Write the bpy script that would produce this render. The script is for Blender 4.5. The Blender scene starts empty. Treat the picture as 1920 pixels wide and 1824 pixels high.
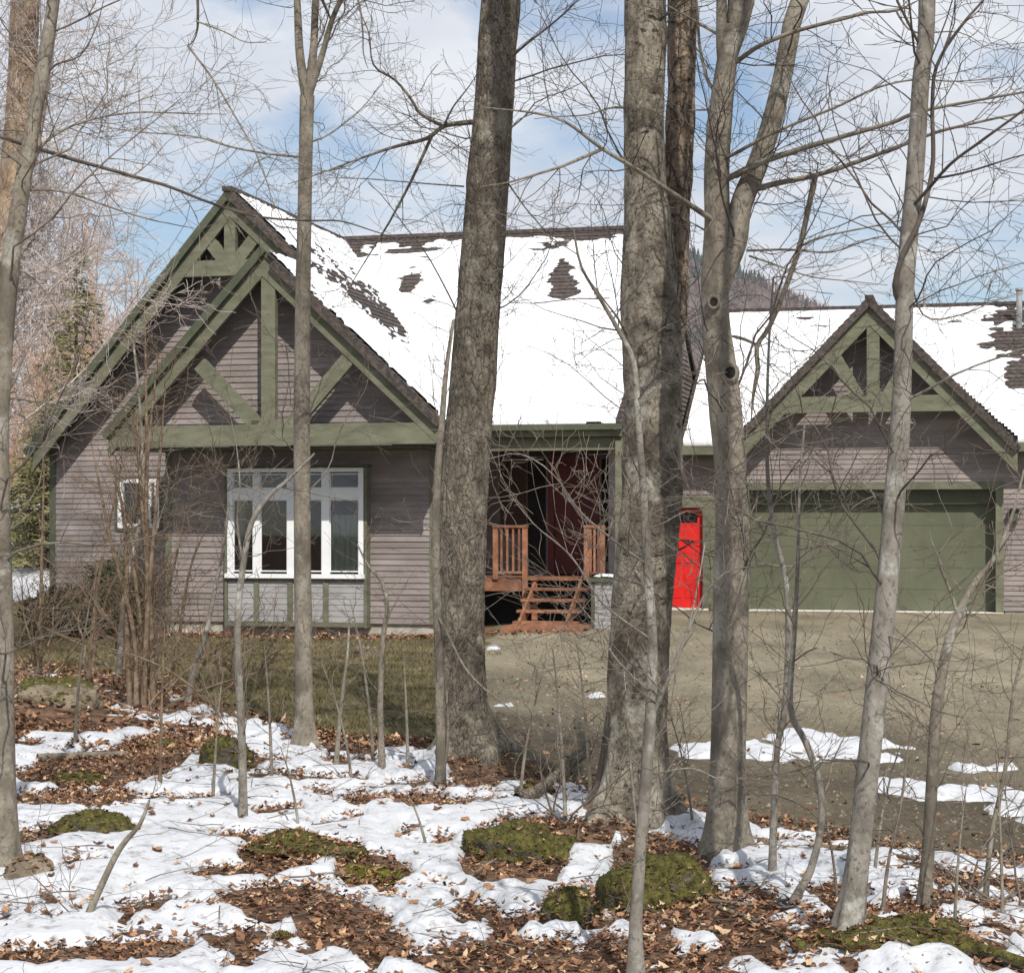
import bpy, math, random
import numpy as np
from mathutils import Vector

# ------------------------------------------------------------------ camera, sky, sun, exposure
F, CX, HY, EYE = 3500.0, 960.0, 985.0, 1.7          # focal length in photo pixels, centre column, horizon row, eye height
SC = bpy.context.scene
COL = SC.collection
cam = bpy.data.cameras.new('camera')
cam.sensor_fit = 'HORIZONTAL'; cam.sensor_width = 36.0; cam.lens = 36.0 * F / 1920.0
cam.shift_y = (HY - 912.0) / 1920.0
cam.clip_start = 0.1; cam.clip_end = 8000.0
camo = bpy.data.objects.new('camera', cam); COL.objects.link(camo)
camo.location = (0, 0, EYE); camo.rotation_euler = (math.radians(90), 0, 0)
SC.camera = camo

SUN_AZ = math.radians(14.0)      # to the right of straight behind the camera
SUN_EL = math.radians(46.0)
to_sun = Vector((math.sin(SUN_AZ) * math.cos(SUN_EL), -math.cos(SUN_AZ) * math.cos(SUN_EL), math.sin(SUN_EL)))
sl = bpy.data.lights.new('sun', 'SUN'); sl.energy = 4.2; sl.angle = math.radians(0.53); sl.color = (1.0, 0.955, 0.88)
slo = bpy.data.objects.new('sun', sl); COL.objects.link(slo)
slo.rotation_euler = to_sun.to_track_quat('Z', 'Y').to_euler()
slo.location = (6, -20, 30)

W = bpy.data.worlds.new('World'); SC.world = W; W.use_nodes = True
wn, wl = W.node_tree.nodes, W.node_tree.links
wn.clear()
wo = wn.new('ShaderNodeOutputWorld'); wb = wn.new('ShaderNodeBackground'); wb.inputs['Strength'].default_value = 0.10
sky = wn.new('ShaderNodeTexSky'); sky.sky_type = 'NISHITA'; sky.sun_disc = False
sky.sun_elevation = SUN_EL; sky.sun_rotation = math.atan2(to_sun.x, to_sun.y)
sky.air_density = 1.1; sky.dust_density = 0.15; sky.ozone_density = 3.5
tc = wn.new('ShaderNodeTexCoord'); mp = wn.new('ShaderNodeMapping'); mp.inputs['Scale'].default_value = (1.0, 1.0, 2.2)
mp.inputs['Location'].default_value = (1.2, 0.4, 0.3)
cn = wn.new('ShaderNodeTexNoise'); cn.inputs['Scale'].default_value = 5.2; cn.inputs['Detail'].default_value = 7.0; cn.inputs['Roughness'].default_value = 0.52
cr = wn.new('ShaderNodeValToRGB'); cr.color_ramp.elements[0].position = 0.395; cr.color_ramp.elements[1].position = 0.51; cr.color_ramp.elements[0].color = (.06, .06, .06, 1)
cn2 = wn.new('ShaderNodeTexNoise'); cn2.inputs['Scale'].default_value = 9.0; cn2.inputs['Detail'].default_value = 5.0
cr2 = wn.new('ShaderNodeValToRGB')
cr2.color_ramp.elements[0].position = 0.33; cr2.color_ramp.elements[0].color = (5.9, 6.3, 7.1, 1)
cr2.color_ramp.elements[1].position = 0.66; cr2.color_ramp.elements[1].color = (8.0, 8.2, 8.6, 1)
wm = wn.new('ShaderNodeMix'); wm.data_type = 'RGBA'
wl.new(tc.outputs['Generated'], mp.inputs['Vector']); wl.new(mp.outputs[0], cn.inputs['Vector']); wl.new(mp.outputs[0], cn2.inputs['Vector'])
wl.new(cn.outputs['Fac'], cr.inputs['Fac']); wl.new(cn2.outputs['Fac'], cr2.inputs['Fac'])
wl.new(cr.outputs['Color'], wm.inputs['Factor']); wl.new(sky.outputs['Color'], wm.inputs[6]); wl.new(cr2.outputs['Color'], wm.inputs[7])
wl.new(wm.outputs[2], wb.inputs['Color']); wl.new(wb.outputs[0], wo.inputs['Surface'])

SC.view_settings.view_transform = 'Standard'; SC.view_settings.look = 'None'
SC.view_settings.exposure = 0.2; SC.view_settings.gamma = 1.0; SC.view_settings.use_curve_mapping = False
SC.render.engine = 'CYCLES'; SC.cycles.use_denoising = True; SC.cycles.max_bounces = 6
SC.cycles.transparent_max_bounces = 8

# ------------------------------------------------------------------ helpers
rng = random.Random(7)
nrng = np.random.default_rng(11)

def ray(px, py): return np.array([(px - CX) / F, 1.0, (HY - py) / F])
def at(px, py, Y): return np.array([0, 0, EYE]) + ray(px, py) * Y

def _hash(ix, iy, iz, seed):
    h = (ix.astype(np.int64) * 374761393 + iy.astype(np.int64) * 668265263 + iz.astype(np.int64) * 2147483647 + seed * 1274126177) & 0xffffffff
    h = ((h ^ (h >> 13)) * 1274126177) & 0xffffffff
    h = ((h ^ (h >> 16)) * 2246822519) & 0xffffffff
    return ((h ^ (h >> 15)) & 0xffffff) / float(0xffffff)
def vnoise(x, y, z=0.0, seed=0):
    x, y, z = np.broadcast_arrays(np.asarray(x, float), np.asarray(y, float), np.asarray(z, float))
    ix, iy, iz = np.floor(x), np.floor(y), np.floor(z)
    fx, fy, fz = x - ix, y - iy, z - iz
    fx, fy, fz = [t * t * (3 - 2 * t) for t in (fx, fy, fz)]
    r = 0
    for dx in (0, 1):
        for dy in (0, 1):
            for dz in (0, 1):
                r = r + _hash(ix + dx, iy + dy, iz + dz, seed) * (fx if dx else 1 - fx) * (fy if dy else 1 - fy) * (fz if dz else 1 - fz)
    return r * 2 - 1
def fbm(x, y, z=0.0, o=4, seed=0):
    a, s, r = 1.0, 1.0, 0
    for i in range(o):
        r = r + a * vnoise(np.asarray(x) * s, np.asarray(y) * s, np.asarray(z) * s, seed + i * 17)
        a *= 0.5; s *= 2.03
    return r / 1.6
def sstep(a, b, x):
    t = np.clip((np.asarray(x, float) - a) / (b - a), 0, 1); return t * t * (3 - 2 * t)

def np_mesh(name, V, faces, smooth=False):
    """faces: list of int arrays (n,3) / (n,4)"""
    me = bpy.data.meshes.new(name)
    V = np.asarray(V, np.float32).reshape(-1, 3)
    faces = [np.asarray(f, np.int32) for f in faces if len(f)]
    me.vertices.add(len(V)); me.vertices.foreach_set('co', V.ravel())
    loops = np.concatenate([f.ravel() for f in faces]); tot = np.concatenate([np.full(len(f), f.shape[1], np.int32) for f in faces])
    start = np.concatenate([[0], np.cumsum(tot)[:-1]]).astype(np.int32)
    me.loops.add(len(loops)); me.loops.foreach_set('vertex_index', loops)
    me.polygons.add(len(tot)); me.polygons.foreach_set('loop_start', start)
    try: me.polygons.foreach_set('loop_total', tot)
    except Exception: pass
    me.polygons.foreach_set('use_smooth', np.full(len(tot), bool(smooth)))
    me.update(calc_edges=True); me.validate()
    return me
def obj(name, me, mat=None, parent=None, loc=None):
    o = bpy.data.objects.new(name, me); COL.objects.link(o)
    if me is not None and mat is not None and not me.materials: me.materials.append(mat)
    if parent is not None: o.parent = parent
    if loc is not None: o.location = loc
    return o
def tag(o, label=None, cat=None, group=None, kind=None):
    if label: o['label'] = label
    if cat: o['category'] = cat
    if group: o['group'] = group
    if kind: o['kind'] = kind
    return o
def empty(name, loc, label=None, cat=None, group=None, rz=0.0):
    o = bpy.data.objects.new(name, None); COL.objects.link(o); o.location = loc; o.rotation_euler = (0, 0, rz)
    o.empty_display_size = 0.2
    return tag(o, label, cat, group)

def mat(name, c1, c2=None, scale=8.0, rough=0.75, bump=0.0, bscale=None, stretch=(1, 1, 1), detail=6.0, c3=None, rnd=0.0, spec=0.3, lo=0.35, hi=0.65, coords='pos', bdist=0.02):
    m = bpy.data.materials.new(name); m.use_nodes = True
    n, l = m.node_tree.nodes, m.node_tree.links
    b = n['Principled BSDF']; b.inputs['Roughness'].default_value = rough
    b.inputs['Specular IOR Level'].default_value = spec
    if coords == 'pos': src = n.new('ShaderNodeNewGeometry').outputs['Position']
    else: src = n.new('ShaderNodeTexCoord').outputs['Object']
    mpn = n.new('ShaderNodeMapping'); mpn.inputs['Scale'].default_value = stretch; l.new(src, mpn.inputs['Vector'])
    nz = n.new('ShaderNodeTexNoise'); nz.inputs['Scale'].default_value = scale; nz.inputs['Detail'].default_value = detail; nz.inputs['Roughness'].default_value = 0.6
    l.new(mpn.outputs[0], nz.inputs['Vector'])
    rp = n.new('ShaderNodeValToRGB'); e = rp.color_ramp.elements
    e[0].position = lo; e[0].color = (*c1, 1); e[1].position = hi; e[1].color = (*(c2 or c1), 1)
    if c3: x = e.new((lo + hi) / 2); x.color = (*c3, 1)
    l.new(nz.outputs['Fac'], rp.inputs['Fac'])
    out = rp.outputs['Color']
    if rnd:
        oi = n.new('ShaderNodeObjectInfo'); mr = n.new('ShaderNodeMapRange'); mr.inputs['To Min'].default_value = 1 - rnd; mr.inputs['To Max'].default_value = 1 + rnd
        l.new(oi.outputs['Random'], mr.inputs['Value'])
        hs = n.new('ShaderNodeHueSaturation'); l.new(mr.outputs[0], hs.inputs['Value']); l.new(out, hs.inputs['Color']); out = hs.outputs['Color']
    l.new(out, b.inputs['Base Color'])
    if bump:
        nb = n.new('ShaderNodeTexNoise'); nb.inputs['Scale'].default_value = bscale or scale * 3; nb.inputs['Detail'].default_value = 5.0
        l.new(mpn.outputs[0], nb.inputs['Vector'])
        bp = n.new('ShaderNodeBump'); bp.inputs['Strength'].default_value = bump; bp.inputs['Distance'].default_value = bdist
        l.new(nb.outputs['Fac'], bp.inputs['Height']); l.new(bp.outputs[0], b.inputs['Normal'])
    return m

class Tubes:
    def __init__(s): s.V, s.Q, s.n = [], [], 0
    def add(s, P, R, sides=5, cap=False, rough=None):
        P = np.asarray(P, float); R = np.asarray(R, float); k = len(P)
        T = np.gradient(P, axis=0); T /= (np.linalg.norm(T, axis=1, keepdims=True) + 1e-9)
        m = np.abs(T.mean(0)); ref = np.zeros(3); ref[int(np.argmin(m))] = 1
        N = np.cross(T, ref); N /= (np.linalg.norm(N, axis=1, keepdims=True) + 1e-9); B = np.cross(T, N)
        a = np.arange(sides) * 2 * math.pi / sides
        RR = R[:, None] * np.ones(sides)[None, :]
        if rough is not None: RR = RR * rough(P, a, k)
        ring = P[:, None, :] + RR[:, :, None] * (np.cos(a)[None, :, None] * N[:, None, :] + np.sin(a)[None, :, None] * B[:, None, :])
        s.V.append(ring.reshape(-1, 3))
        i = np.arange(k - 1)[:, None] * sides; j = np.arange(sides)[None, :]; j2 = (j + 1) % sides
        q = np.stack([i + j, i + j2, i + sides + j2, i + sides + j], -1).reshape(-1, 4) + s.n
        s.Q.append(q); s.n += k * sides
    def mesh(s, name, origin=(0, 0, 0), smooth=True):
        V = np.concatenate(s.V) - np.asarray(origin); return np_mesh(name, V, [np.concatenate(s.Q)], smooth)

def box_mesh(name, c0, c1):
    x0, y0, z0 = c0; x1, y1, z1 = c1
    V = [(x0, y0, z0), (x1, y0, z0), (x1, y1, z0), (x0, y1, z0), (x0, y0, z1), (x1, y0, z1), (x1, y1, z1), (x0, y1, z1)]
    return np_mesh(name, V, [[(0, 3, 2, 1), (4, 5, 6, 7), (0, 1, 5, 4), (1, 2, 6, 5), (2, 3, 7, 6), (3, 0, 4, 7)]])
def prism_mesh(name, poly, d):
    """closed prism: polygon (n,3) swept by vector d; ngon caps fanned"""
    P = np.asarray(poly, float); n = len(P); V = np.concatenate([P, P + np.asarray(d, float)])
    q = [(i, (i + 1) % n, n + (i + 1) % n, n + i) for i in range(n)]
    t = [(0, i + 1, i) for i in range(1, n - 1)] + [(n, n + i, n + i + 1) for i in range(1, n - 1)]
    me = np_mesh(name, V, [q, t])
    return me

# ------------------------------------------------------------------ ground shape
EDGE_X = np.array([-30, -12, -6.8, -3.93, -2.44, -1.55, -.655, .149, .976, 1.35, 1.84, 2.55, 6, 14])
EDGE_Y = np.array([34, 29, 24.8, 20.9, 16.8, 15.06, 14.3, 13.1, 11.8, 10.7, 10.1, 9.3, 7.6, 5.0])
def wood(x, y):                 # 1 in the near strip of woodland, 0 on lawn and drive
    return sstep(-0.5, 0.5, np.interp(x, EDGE_X, EDGE_Y) - y + 0.35 * vnoise(np.asarray(x) * 1.3, np.asarray(y) * 1.3, 0, 3))
MOUNDS = []                     # (x, y, height, radius)
def H(x, y):
    x = np.asarray(x, float); y = np.asarray(y, float)
    w = wood(x, y)
    h = w * (0.075 * fbm(x * .55, y * .55, 0, 3, 5) + 0.022 * fbm(x * 2.3, y * 2.3, 0, 3, 9))
    for mx, my, mh, mr in MOUNDS:
        h = h + mh * np.exp(-((x - mx) ** 2 + (y - my) ** 2) / (mr * mr))
    h = h - 0.15 * sstep(18, 29, y) * sstep(1.0, -2.5, x)
    left = sstep(-8.8, -11.5, x - 0.2 * (y - 31))
    h = h + left * (sstep(28, 70, y) * 3.2)
    h = h + sstep(70, 400, y) * 4.0
    return h
def ground_pt(px, py, it=4):
    Y = EYE * F / max(py - HY, 5)
    for _ in range(it):
        x = (px - CX) / F * Y
        Y = (EYE - float(H(x, Y))) * F / max(py - HY, 5)
    return np.array([(px - CX) / F * Y, Y, float(H((px - CX) / F * Y, Y))])
for mx, my, mh, mr in [(ground_pt(870, 1440)[0], 13.2, .14, .42), (ground_pt(1190, 1560)[0], 10.3, .17, .45), (ground_pt(1360, 1610)[0], 9.5, .06, .3),
                       (ground_pt(1640, 1790)[0], 7.35, .10, .35), (ground_pt(1760, 1740)[0], 7.9, .08, .35), (ground_pt(620, 1600)[0], 9.6, .07, .35),
                       (ground_pt(420, 1430)[0], 13.2, .10, .5), (ground_pt(100, 1340)[0], 16.3, .18, .8), (ground_pt(540, 1690)[0], 8.3, .06, .4)]:
    MOUNDS.append((mx, my, mh, mr))

def grid_mesh(name, xs, ys, hf, keep=None, smooth=True):
    X, Y = np.meshgrid(xs, ys); Z = hf(X, Y); nx, ny = len(xs), len(ys)
    V = np.stack([X, Y, Z], -1).reshape(-1, 3)
    i = (np.arange(ny - 1)[:, None] * nx + np.arange(nx - 1)[None, :]).ravel()
    Q = np.stack([i, i + 1, i + nx + 1, i + nx], -1)
    if keep is not None:
        k = keep(X, Y).ravel(); Q = Q[k[Q].any(1)]
        used = np.unique(Q); rm = np.full(len(V), -1); rm[used] = np.arange(len(used)); V = V[used]; Q = rm[Q]
    return np_mesh(name, V, [Q], smooth), V
def graded(lo, hi, segs):
    """segs: list of (start, step) in order"""
    out = []
    for k, (s, st) in enumerate(segs):
        e = segs[k + 1][0] if k + 1 < len(segs) else hi
        out.append(np.arange(s, e - st * .3, st))
    return np.unique(np.concatenate(out + [[hi]]))

# pixel ellipses -> ground ellipses
def ell(px, py, rx, ry):
    p = ground_pt(px, py); Y = p[1]
    return (p[0], Y, max(rx * Y / F, .02), max(ry * Y * Y / (F * EYE), .03))
BARE = [ell(*e) for e in [(200, 1445, 150, 32), (60, 1355, 100, 45), (330, 1395, 90, 25), (430, 1650, 80, 18), (520, 1690, 110, 32), (640, 1735, 80, 35), (715, 1780, 50, 32),
    (850, 1805, 110, 14), (90, 1800, 140, 26), (270, 1790, 90, 18), (120, 1500, 120, 26), (740, 1505, 100, 20), (880, 1510, 80, 14), (980, 1570, 100, 30), (950, 1630, 90, 24),
    (560, 1590, 110, 20), (700, 1640, 70, 26), (450, 1575, 50, 14), (1070, 1695, 50, 40), (1240, 1640, 88, 50), (1225, 1765, 34, 34), (1420, 1705, 90, 7),
    (1500, 1587, 90, 8), (1600, 1602, 70, 7), (1640, 1800, 120, 18), (1800, 1765, 90, 20), (1850, 1655, 110, 9), (1730, 1695, 50, 14), (520, 1525, 45, 11), (900, 1445, 60, 26),
    (1170, 1560, 70, 26), (560, 1462, 130, 6), (350, 1505, 90, 8), (80, 1570, 60, 18), (1090, 1590, 60, 14), (1370, 1640, 40, 12), (1000, 1815, 60, 8), (170, 1620, 50, 6), (300, 1690, 50, 5), (870, 1690, 40, 5)]]
BANK = [ell(*e) for e in [(1310, 1412, 62, 16), (1440, 1415, 74, 21), (1560, 1405, 130, 27), (1510, 1388, 90, 13), (1690, 1478, 80, 17), (1810, 1492, 125, 25), (1900, 1524, 65, 18),
    (1850, 1445, 60, 8), (1980, 1540, 90, 20), (1110, 1308, 24, 3), (940, 1325, 24, 2.5), (925, 1218, 12, 3), (1640, 1425, 50, 9)]]
def esum(E, X, Y, p=1.0):
    r = np.full(np.shape(X), -9.0)
    for cx, cy, rx, ry in E:
        r = np.maximum(r, 1 - np.sqrt(((X - cx) / rx) ** 2 + ((Y - cy) / ry) ** 2))
    return r
def snow_h(X, Y):
    w = wood(X, Y)
    n = fbm(X * 1.1, Y * .75, 0, 4, 31); n2 = fbm(X * 5.5, Y * 3.6, 0, 3, 57)
    bare = np.clip(esum(BARE, X, Y) * 2.2 + .35, 0, 1.2)
    far = sstep(13.5, 19, Y)
    n3 = vnoise(X * 15, Y * 9, 0, 91)
    s = 0.20 + .50 * n + .62 * n2 + .16 * n3 - 1.5 * bare - .42 * far - 2.5 * (1 - w)
    bank = esum(BANK, X, Y) + .42 * n2 + .12 * n3 - .05
    leftback = sstep(-8.8, -11.5, X - 0.2 * (Y - 31)) * sstep(28, 33, Y)
    s = np.where(leftback > 0, s * (1 - leftback) + leftback * (0.38 + .8 * fbm(X * .25, Y * .09, 0, 3, 71) + .3 * n), s)
    wood_s = np.clip(s * .13, -.05, .050) + (.018 * n2 + .006 * n3) * np.clip(s * 3, 0, 1)
    bank_s = np.where(bank > 0, .052 * np.tanh(bank * 2.6) + .03 * n2 * np.clip(bank * 4, 0, 1) + .008 * n3, np.clip(bank * .22, -.05, 0))
    return np.maximum(wood_s, bank_s)
# ------------------------------------------------------------------ ground, drive, snow, hill
def ground_material():
    m = bpy.data.materials.new('ground_soil'); m.use_nodes = True
    n, l = m.node_tree.nodes, m.node_tree.links; b = n['Principled BSDF']; b.inputs['Roughness'].default_value = .95; b.inputs['Specular IOR Level'].default_value = .1
    pos = n.new('ShaderNodeNewGeometry').outputs['Position']
    def noise(s, d=6.0):
        z = n.new('ShaderNodeTexNoise'); z.inputs['Scale'].default_value = s; z.inputs['Detail'].default_value = d; z.inputs['Roughness'].default_value = .62; l.new(pos, z.inputs['Vector']); return z.outputs['Fac']
    def ramp(f, st):
        r = n.new('ShaderNodeValToRGB'); e = r.color_ramp.elements
        e[0].position, e[0].color = st[0][0], (*st[0][1], 1); e[1].position, e[1].color = st[-1][0], (*st[-1][1], 1)
        for p, c in st[1:-1]: x = e.new(p); x.color = (*c, 1)
        l.new(f, r.inputs['Fac']); return r.outputs['Color']
    leaf = ramp(noise(9.0), [(.3, (.05, .032, .022)), (.5, (.13, .078, .05)), (.62, (.20, .13, .085)), (.75, (.10, .062, .04))])
    grass = ramp(noise(3.2), [(.3, (.055, .047, .026)), (.46, (.105, .092, .042)), (.58, (.135, .118, .055)), (.72, (.18, .135, .085))])
    mulch = ramp(noise(7.0), [(.3, (.10, .045, .022)), (.55, (.22, .10, .05)), (.7, (.30, .17, .09))])
    def mix(f, a, c):
        x = n.new('ShaderNodeMix'); x.data_type = 'RGBA'; l.new(f, x.inputs['Factor']); l.new(a, x.inputs[6]); l.new(c, x.inputs[7]); return x.outputs[2]
    a1 = n.new('ShaderNodeAttribute'); a1.attribute_name = 'lawn'; a2 = n.new('ShaderNodeAttribute'); a2.attribute_name = 'mulch'
    c = mix(a1.outputs['Fac'], leaf, grass); c = mix(a2.outputs['Fac'], c, mulch); l.new(c, b.inputs['Base Color'])
    bp = n.new('ShaderNodeBump'); bp.inputs['Strength'].default_value = .8; bp.inputs['Distance'].default_value = .03; l.new(noise(30.0), bp.inputs['Height']); l.new(bp.outputs[0], b.inputs['Normal'])
    return m
M_ground = ground_material()
TH = math.radians(14.0); CT, ST = math.cos(TH), math.sin(TH)
def to_uv(x, y): return x * CT - y * ST, x * ST + y * CT
gx = graded(-2600, 2600, [(-2600, 200), (-400, 40), (-80, 6), (-24, .6), (-6, .07), (6, .3), (12, .8), (24, 6), (80, 40), (400, 200)])
gy = graded(-200, 4200, [(-200, 30), (-20, 2), (2, .25), (5, .07), (15, .25), (32, .8), (48, 3), (110, 20), (400, 150)])
me, GV = grid_mesh('ground', gx, gy, H)
ground = obj('ground', me, M_ground); tag(ground, kind='structure')
U_, V_ = to_uv(GV[:, 0], GV[:, 1])
lawn = 1 - wood(GV[:, 0], GV[:, 1])
mulch = sstep(28.6, 29.2, V_ + .3 * vnoise(GV[:, 0] * 2, GV[:, 1] * 2)) * sstep(-15.0, -14.0, U_) * sstep(-5.6, -6.4, U_)
for nm, ar in (('lawn', lawn), ('mulch', mulch)):
    at_ = me.attributes.new(nm, 'FLOAT', 'POINT'); at_.data.foreach_set('value', ar.astype(np.float32))

def drive_h(X, Y):
    u, v = to_uv(X, Y)
    e = np.interp(X, EDGE_X, EDGE_Y)
    d = np.minimum(Y - e + .15, 37.35 - v)
    d = np.minimum(d, (X + .45 + .5 * fbm(X * .8, Y * .5, 0, 3, 44)) * .6 + .25 * sstep(16, 28, Y) * 0)
    return d
def drive_z(X, Y): return H(X, Y) + np.clip(drive_h(X, Y) * .25 + .02 * fbm(X * 6, Y * 6, 0, 2, 77), -.03, .012)
dx = graded(-1.6, 26, [(-1.6, .12), (5, .4), (12, 1.2)]); dy = graded(4.6, 39, [(4.6, .10), (16, .2), (28, .35)])
me, DV = grid_mesh('driveway', dx, dy, drive_z, lambda X, Y: drive_h(X, Y) > -.25)
def drive_material():
    m = mat('driveway_gravel', (.13, .113, .078), (.30, .26, .182), .9, .95, .7, 60, (1, .3, 1), 8, (.215, .187, .13), lo=.3, hi=.7, spec=.1)
    n, l = m.node_tree.nodes, m.node_tree.links; b = n['Principled BSDF']
    src = b.inputs['Base Color'].links[0].from_socket
    a = n.new('ShaderNodeAttribute'); a.attribute_name = 'edge_tone'
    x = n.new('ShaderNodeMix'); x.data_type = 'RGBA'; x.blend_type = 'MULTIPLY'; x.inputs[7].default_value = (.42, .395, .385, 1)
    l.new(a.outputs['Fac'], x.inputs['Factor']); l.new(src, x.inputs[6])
    g = n.new('ShaderNodeTexVoronoi'); g.inputs['Scale'].default_value = 26; l.new(n.new('ShaderNodeNewGeometry').outputs['Position'], g.inputs['Vector'])
    y = n.new('ShaderNodeMix'); y.data_type = 'RGBA'; y.blend_type = 'OVERLAY'; y.inputs['Factor'].default_value = .26
    l.new(x.outputs[2], y.inputs[6]); bw = n.new('ShaderNodeRGBToBW'); l.new(g.outputs['Color'], bw.inputs[0]); l.new(bw.outputs[0], y.inputs[7]); l.new(y.outputs[2], b.inputs['Base Color'])
    return m
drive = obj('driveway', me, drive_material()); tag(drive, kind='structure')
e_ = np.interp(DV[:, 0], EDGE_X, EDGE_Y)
edge_tone = .45 * sstep(11, 3, DV[:, 1] - e_) + .55 * sstep(4.0, 2.0, DV[:, 1] - e_ + .9 * fbm(DV[:, 0] * .7, DV[:, 1] * .5, 0, 3, 12)) * .9 + .25 * sstep(.1, .7, fbm(DV[:, 0] * .6, DV[:, 1] * .3, 0, 3, 15))  # darkens the drive toward its near woodland edge, plus random patches
at_ = me.attributes.new('edge_tone', 'FLOAT', 'POINT'); at_.data.foreach_set('value', np.clip(edge_tone, 0, 1).astype(np.float32))

def snow_material(name='snow', dirty=.5, WH=.8):
    m = bpy.data.materials.new(name); m.use_nodes = True; n, l = m.node_tree.nodes, m.node_tree.links; b = n['Principled BSDF']
    b.inputs['Roughness'].default_value = .6; b.inputs['Specular IOR Level'].default_value = .25
    pos = n.new('ShaderNodeNewGeometry').outputs['Position']
    z = n.new('ShaderNodeTexNoise'); z.inputs['Scale'].default_value = 11; z.inputs['Detail'].default_value = 9; z.inputs['Roughness'].default_value = .72; l.new(pos, z.inputs['Vector'])
    r = n.new('ShaderNodeValToRGB'); e = r.color_ramp.elements
    e[0].position, e[0].color = .34, (WH - .52 * dirty, WH - .57 * dirty, WH - .61 * dirty, 1); e[1].position, e[1].color = .46, (WH, WH + .012, WH + .035, 1)
    l.new(z.outputs['Fac'], r.inputs['Fac']); l.new(r.outputs[0], b.inputs['Base Color'])
    z2 = n.new('ShaderNodeTexNoise'); z2.inputs['Scale'].default_value = 26; z2.inputs['Detail'].default_value = 6; l.new(pos, z2.inputs['Vector'])
    bp = n.new('ShaderNodeBump'); bp.inputs['Strength'].default_value = .45; bp.inputs['Distance'].default_value = .02; l.new(z2.outputs['Fac'], bp.inputs['Height']); l.new(bp.outputs[0], b.inputs['Normal'])
    return m
M_snow = snow_material('snow_ground', .5, .55); M_rsnow = snow_material('snow_roof', .12)
sx = graded(-30, 9, [(-30, .5), (-8, .16), (-3.4, .028), (3.4, .08), (6, .2)]); sy = graded(4.0, 80, [(4.0, .12), (6.2, .03), (13, .045), (16, .12), (32, .6)])
me, SV = grid_mesh('snow_cover', sx, sy, lambda X, Y: H(X, Y) + snow_h(X, Y), lambda X, Y: snow_h(X, Y) > -.015)
tag(obj('snow_cover', me, M_snow), 'patchy melting snow lying over the forest floor and drive edge', 'snow', kind='stuff')

# far hill behind the garage
def hill_h(X, Y):
    r = np.sqrt(((X - 40) / 430.) ** 2 + ((Y - 1350) / 520.) ** 2)
    top = 240 * np.clip(1 - r, 0, 1) ** .92
    top = np.where(top > 160, 160 + 20 * np.tanh((top - 160) / 20), top)
    ridge = 34 * sstep(700, 1300, Y) * (0.7 + .3 * vnoise(X * .004, 0.3, 0, 4))
    return np.maximum(top + 10 * fbm(X * .006, Y * .006, 0, 3, 2) * sstep(0, .3, 1 - r), ridge) + 4.0 - 9 * sstep(650, 560, Y)
M_hill = mat('hill_woods', (.06, .052, .045), (.13, .10, .085), .03, .95, .6, .25, (1, 1, 2.0), 8, (.10, .075, .062), spec=.05, bdist=4)
me, _ = grid_mesh('hill', np.arange(-1500, 1600, 25.), np.arange(560, 2100, 25.), hill_h)
tag(obj('hill', me, M_hill), kind='structure')
# woods on the hill, one mass
def hill_woods():
    V, T, n = [], [], 0; Vc, Tc, nc = [], [], 0
    r = np.random.default_rng(5)
    for k in range(5200):
        y = r.uniform(640, 1380); x = r.uniform(60, 640) if k % 3 else r.uniform(-500, 900)
        z = float(hill_h(x, y)) - .5; conifer = (z > 150 + 30 * float(vnoise(x * .01, y * .01, 0, 8))) if r.random() < .7 else r.random() < .08
        h = r.uniform(7, 11) if conifer else r.uniform(9, 14); w = h * (.26 if conifer else r.uniform(.3, .45))
        if conifer:
            for q in range(3):
                zb, zt, ww = z + h * (.08 + .27 * q), z + h * (.55 + .24 * q), w * (1 - .27 * q)
                a = np.arange(5) * 2 * math.pi / 5 + r.uniform(0, 6)
                Vc.append(np.concatenate([np.stack([x + ww * np.cos(a), y + ww * np.sin(a), np.full(5, zb)], -1), [[x, y, zt]]]))
                Tc.append(np.array([(i, (i + 1) % 5, 5) for i in range(5)]) + nc); nc += 6
        else:                                   # a bare crown as a spray of thin blades
            m = 16
            for q in range(m):
                a = r.uniform(0, 6.28); t = r.uniform(.15, .55); p0 = np.array([x, y, z + h * t]); d = np.array([math.cos(a) * w, math.sin(a) * w, h * r.uniform(.25, .45)])
                s = np.array([-math.sin(a), math.cos(a), .3]) * .32
                V.append(np.array([p0 - s, p0 + s, p0 + d])); T.append(np.array([[0, 1, 2]]) + n); n += 3
            V.append(np.array([[x - .3, y, z], [x + .3, y, z], [x, y, z + h]])); T.append(np.array([[0, 1, 2]]) + n); n += 3
    o = obj('distant_bare_woods', np_mesh('distant_bare_woods', np.concatenate(V), [np.concatenate(T)]), mat('far_twigs', (.22, .145, .115), (.33, .22, .18), .05, .95, spec=.05))
    tag(o, 'leafless brown woods covering the far hill behind the garage roof', 'woods', kind='stuff')
    o = obj('distant_conifer_woods', np_mesh('distant_conifer_woods', np.concatenate(Vc), [np.concatenate(Tc)]), mat('far_conifers', (.03, .04, .03), (.055, .065, .05), .05, .95, spec=.05))
    tag(o, 'dark conifer woods along the top of the far hill', 'woods', kind='stuff')
hill_woods()

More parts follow.
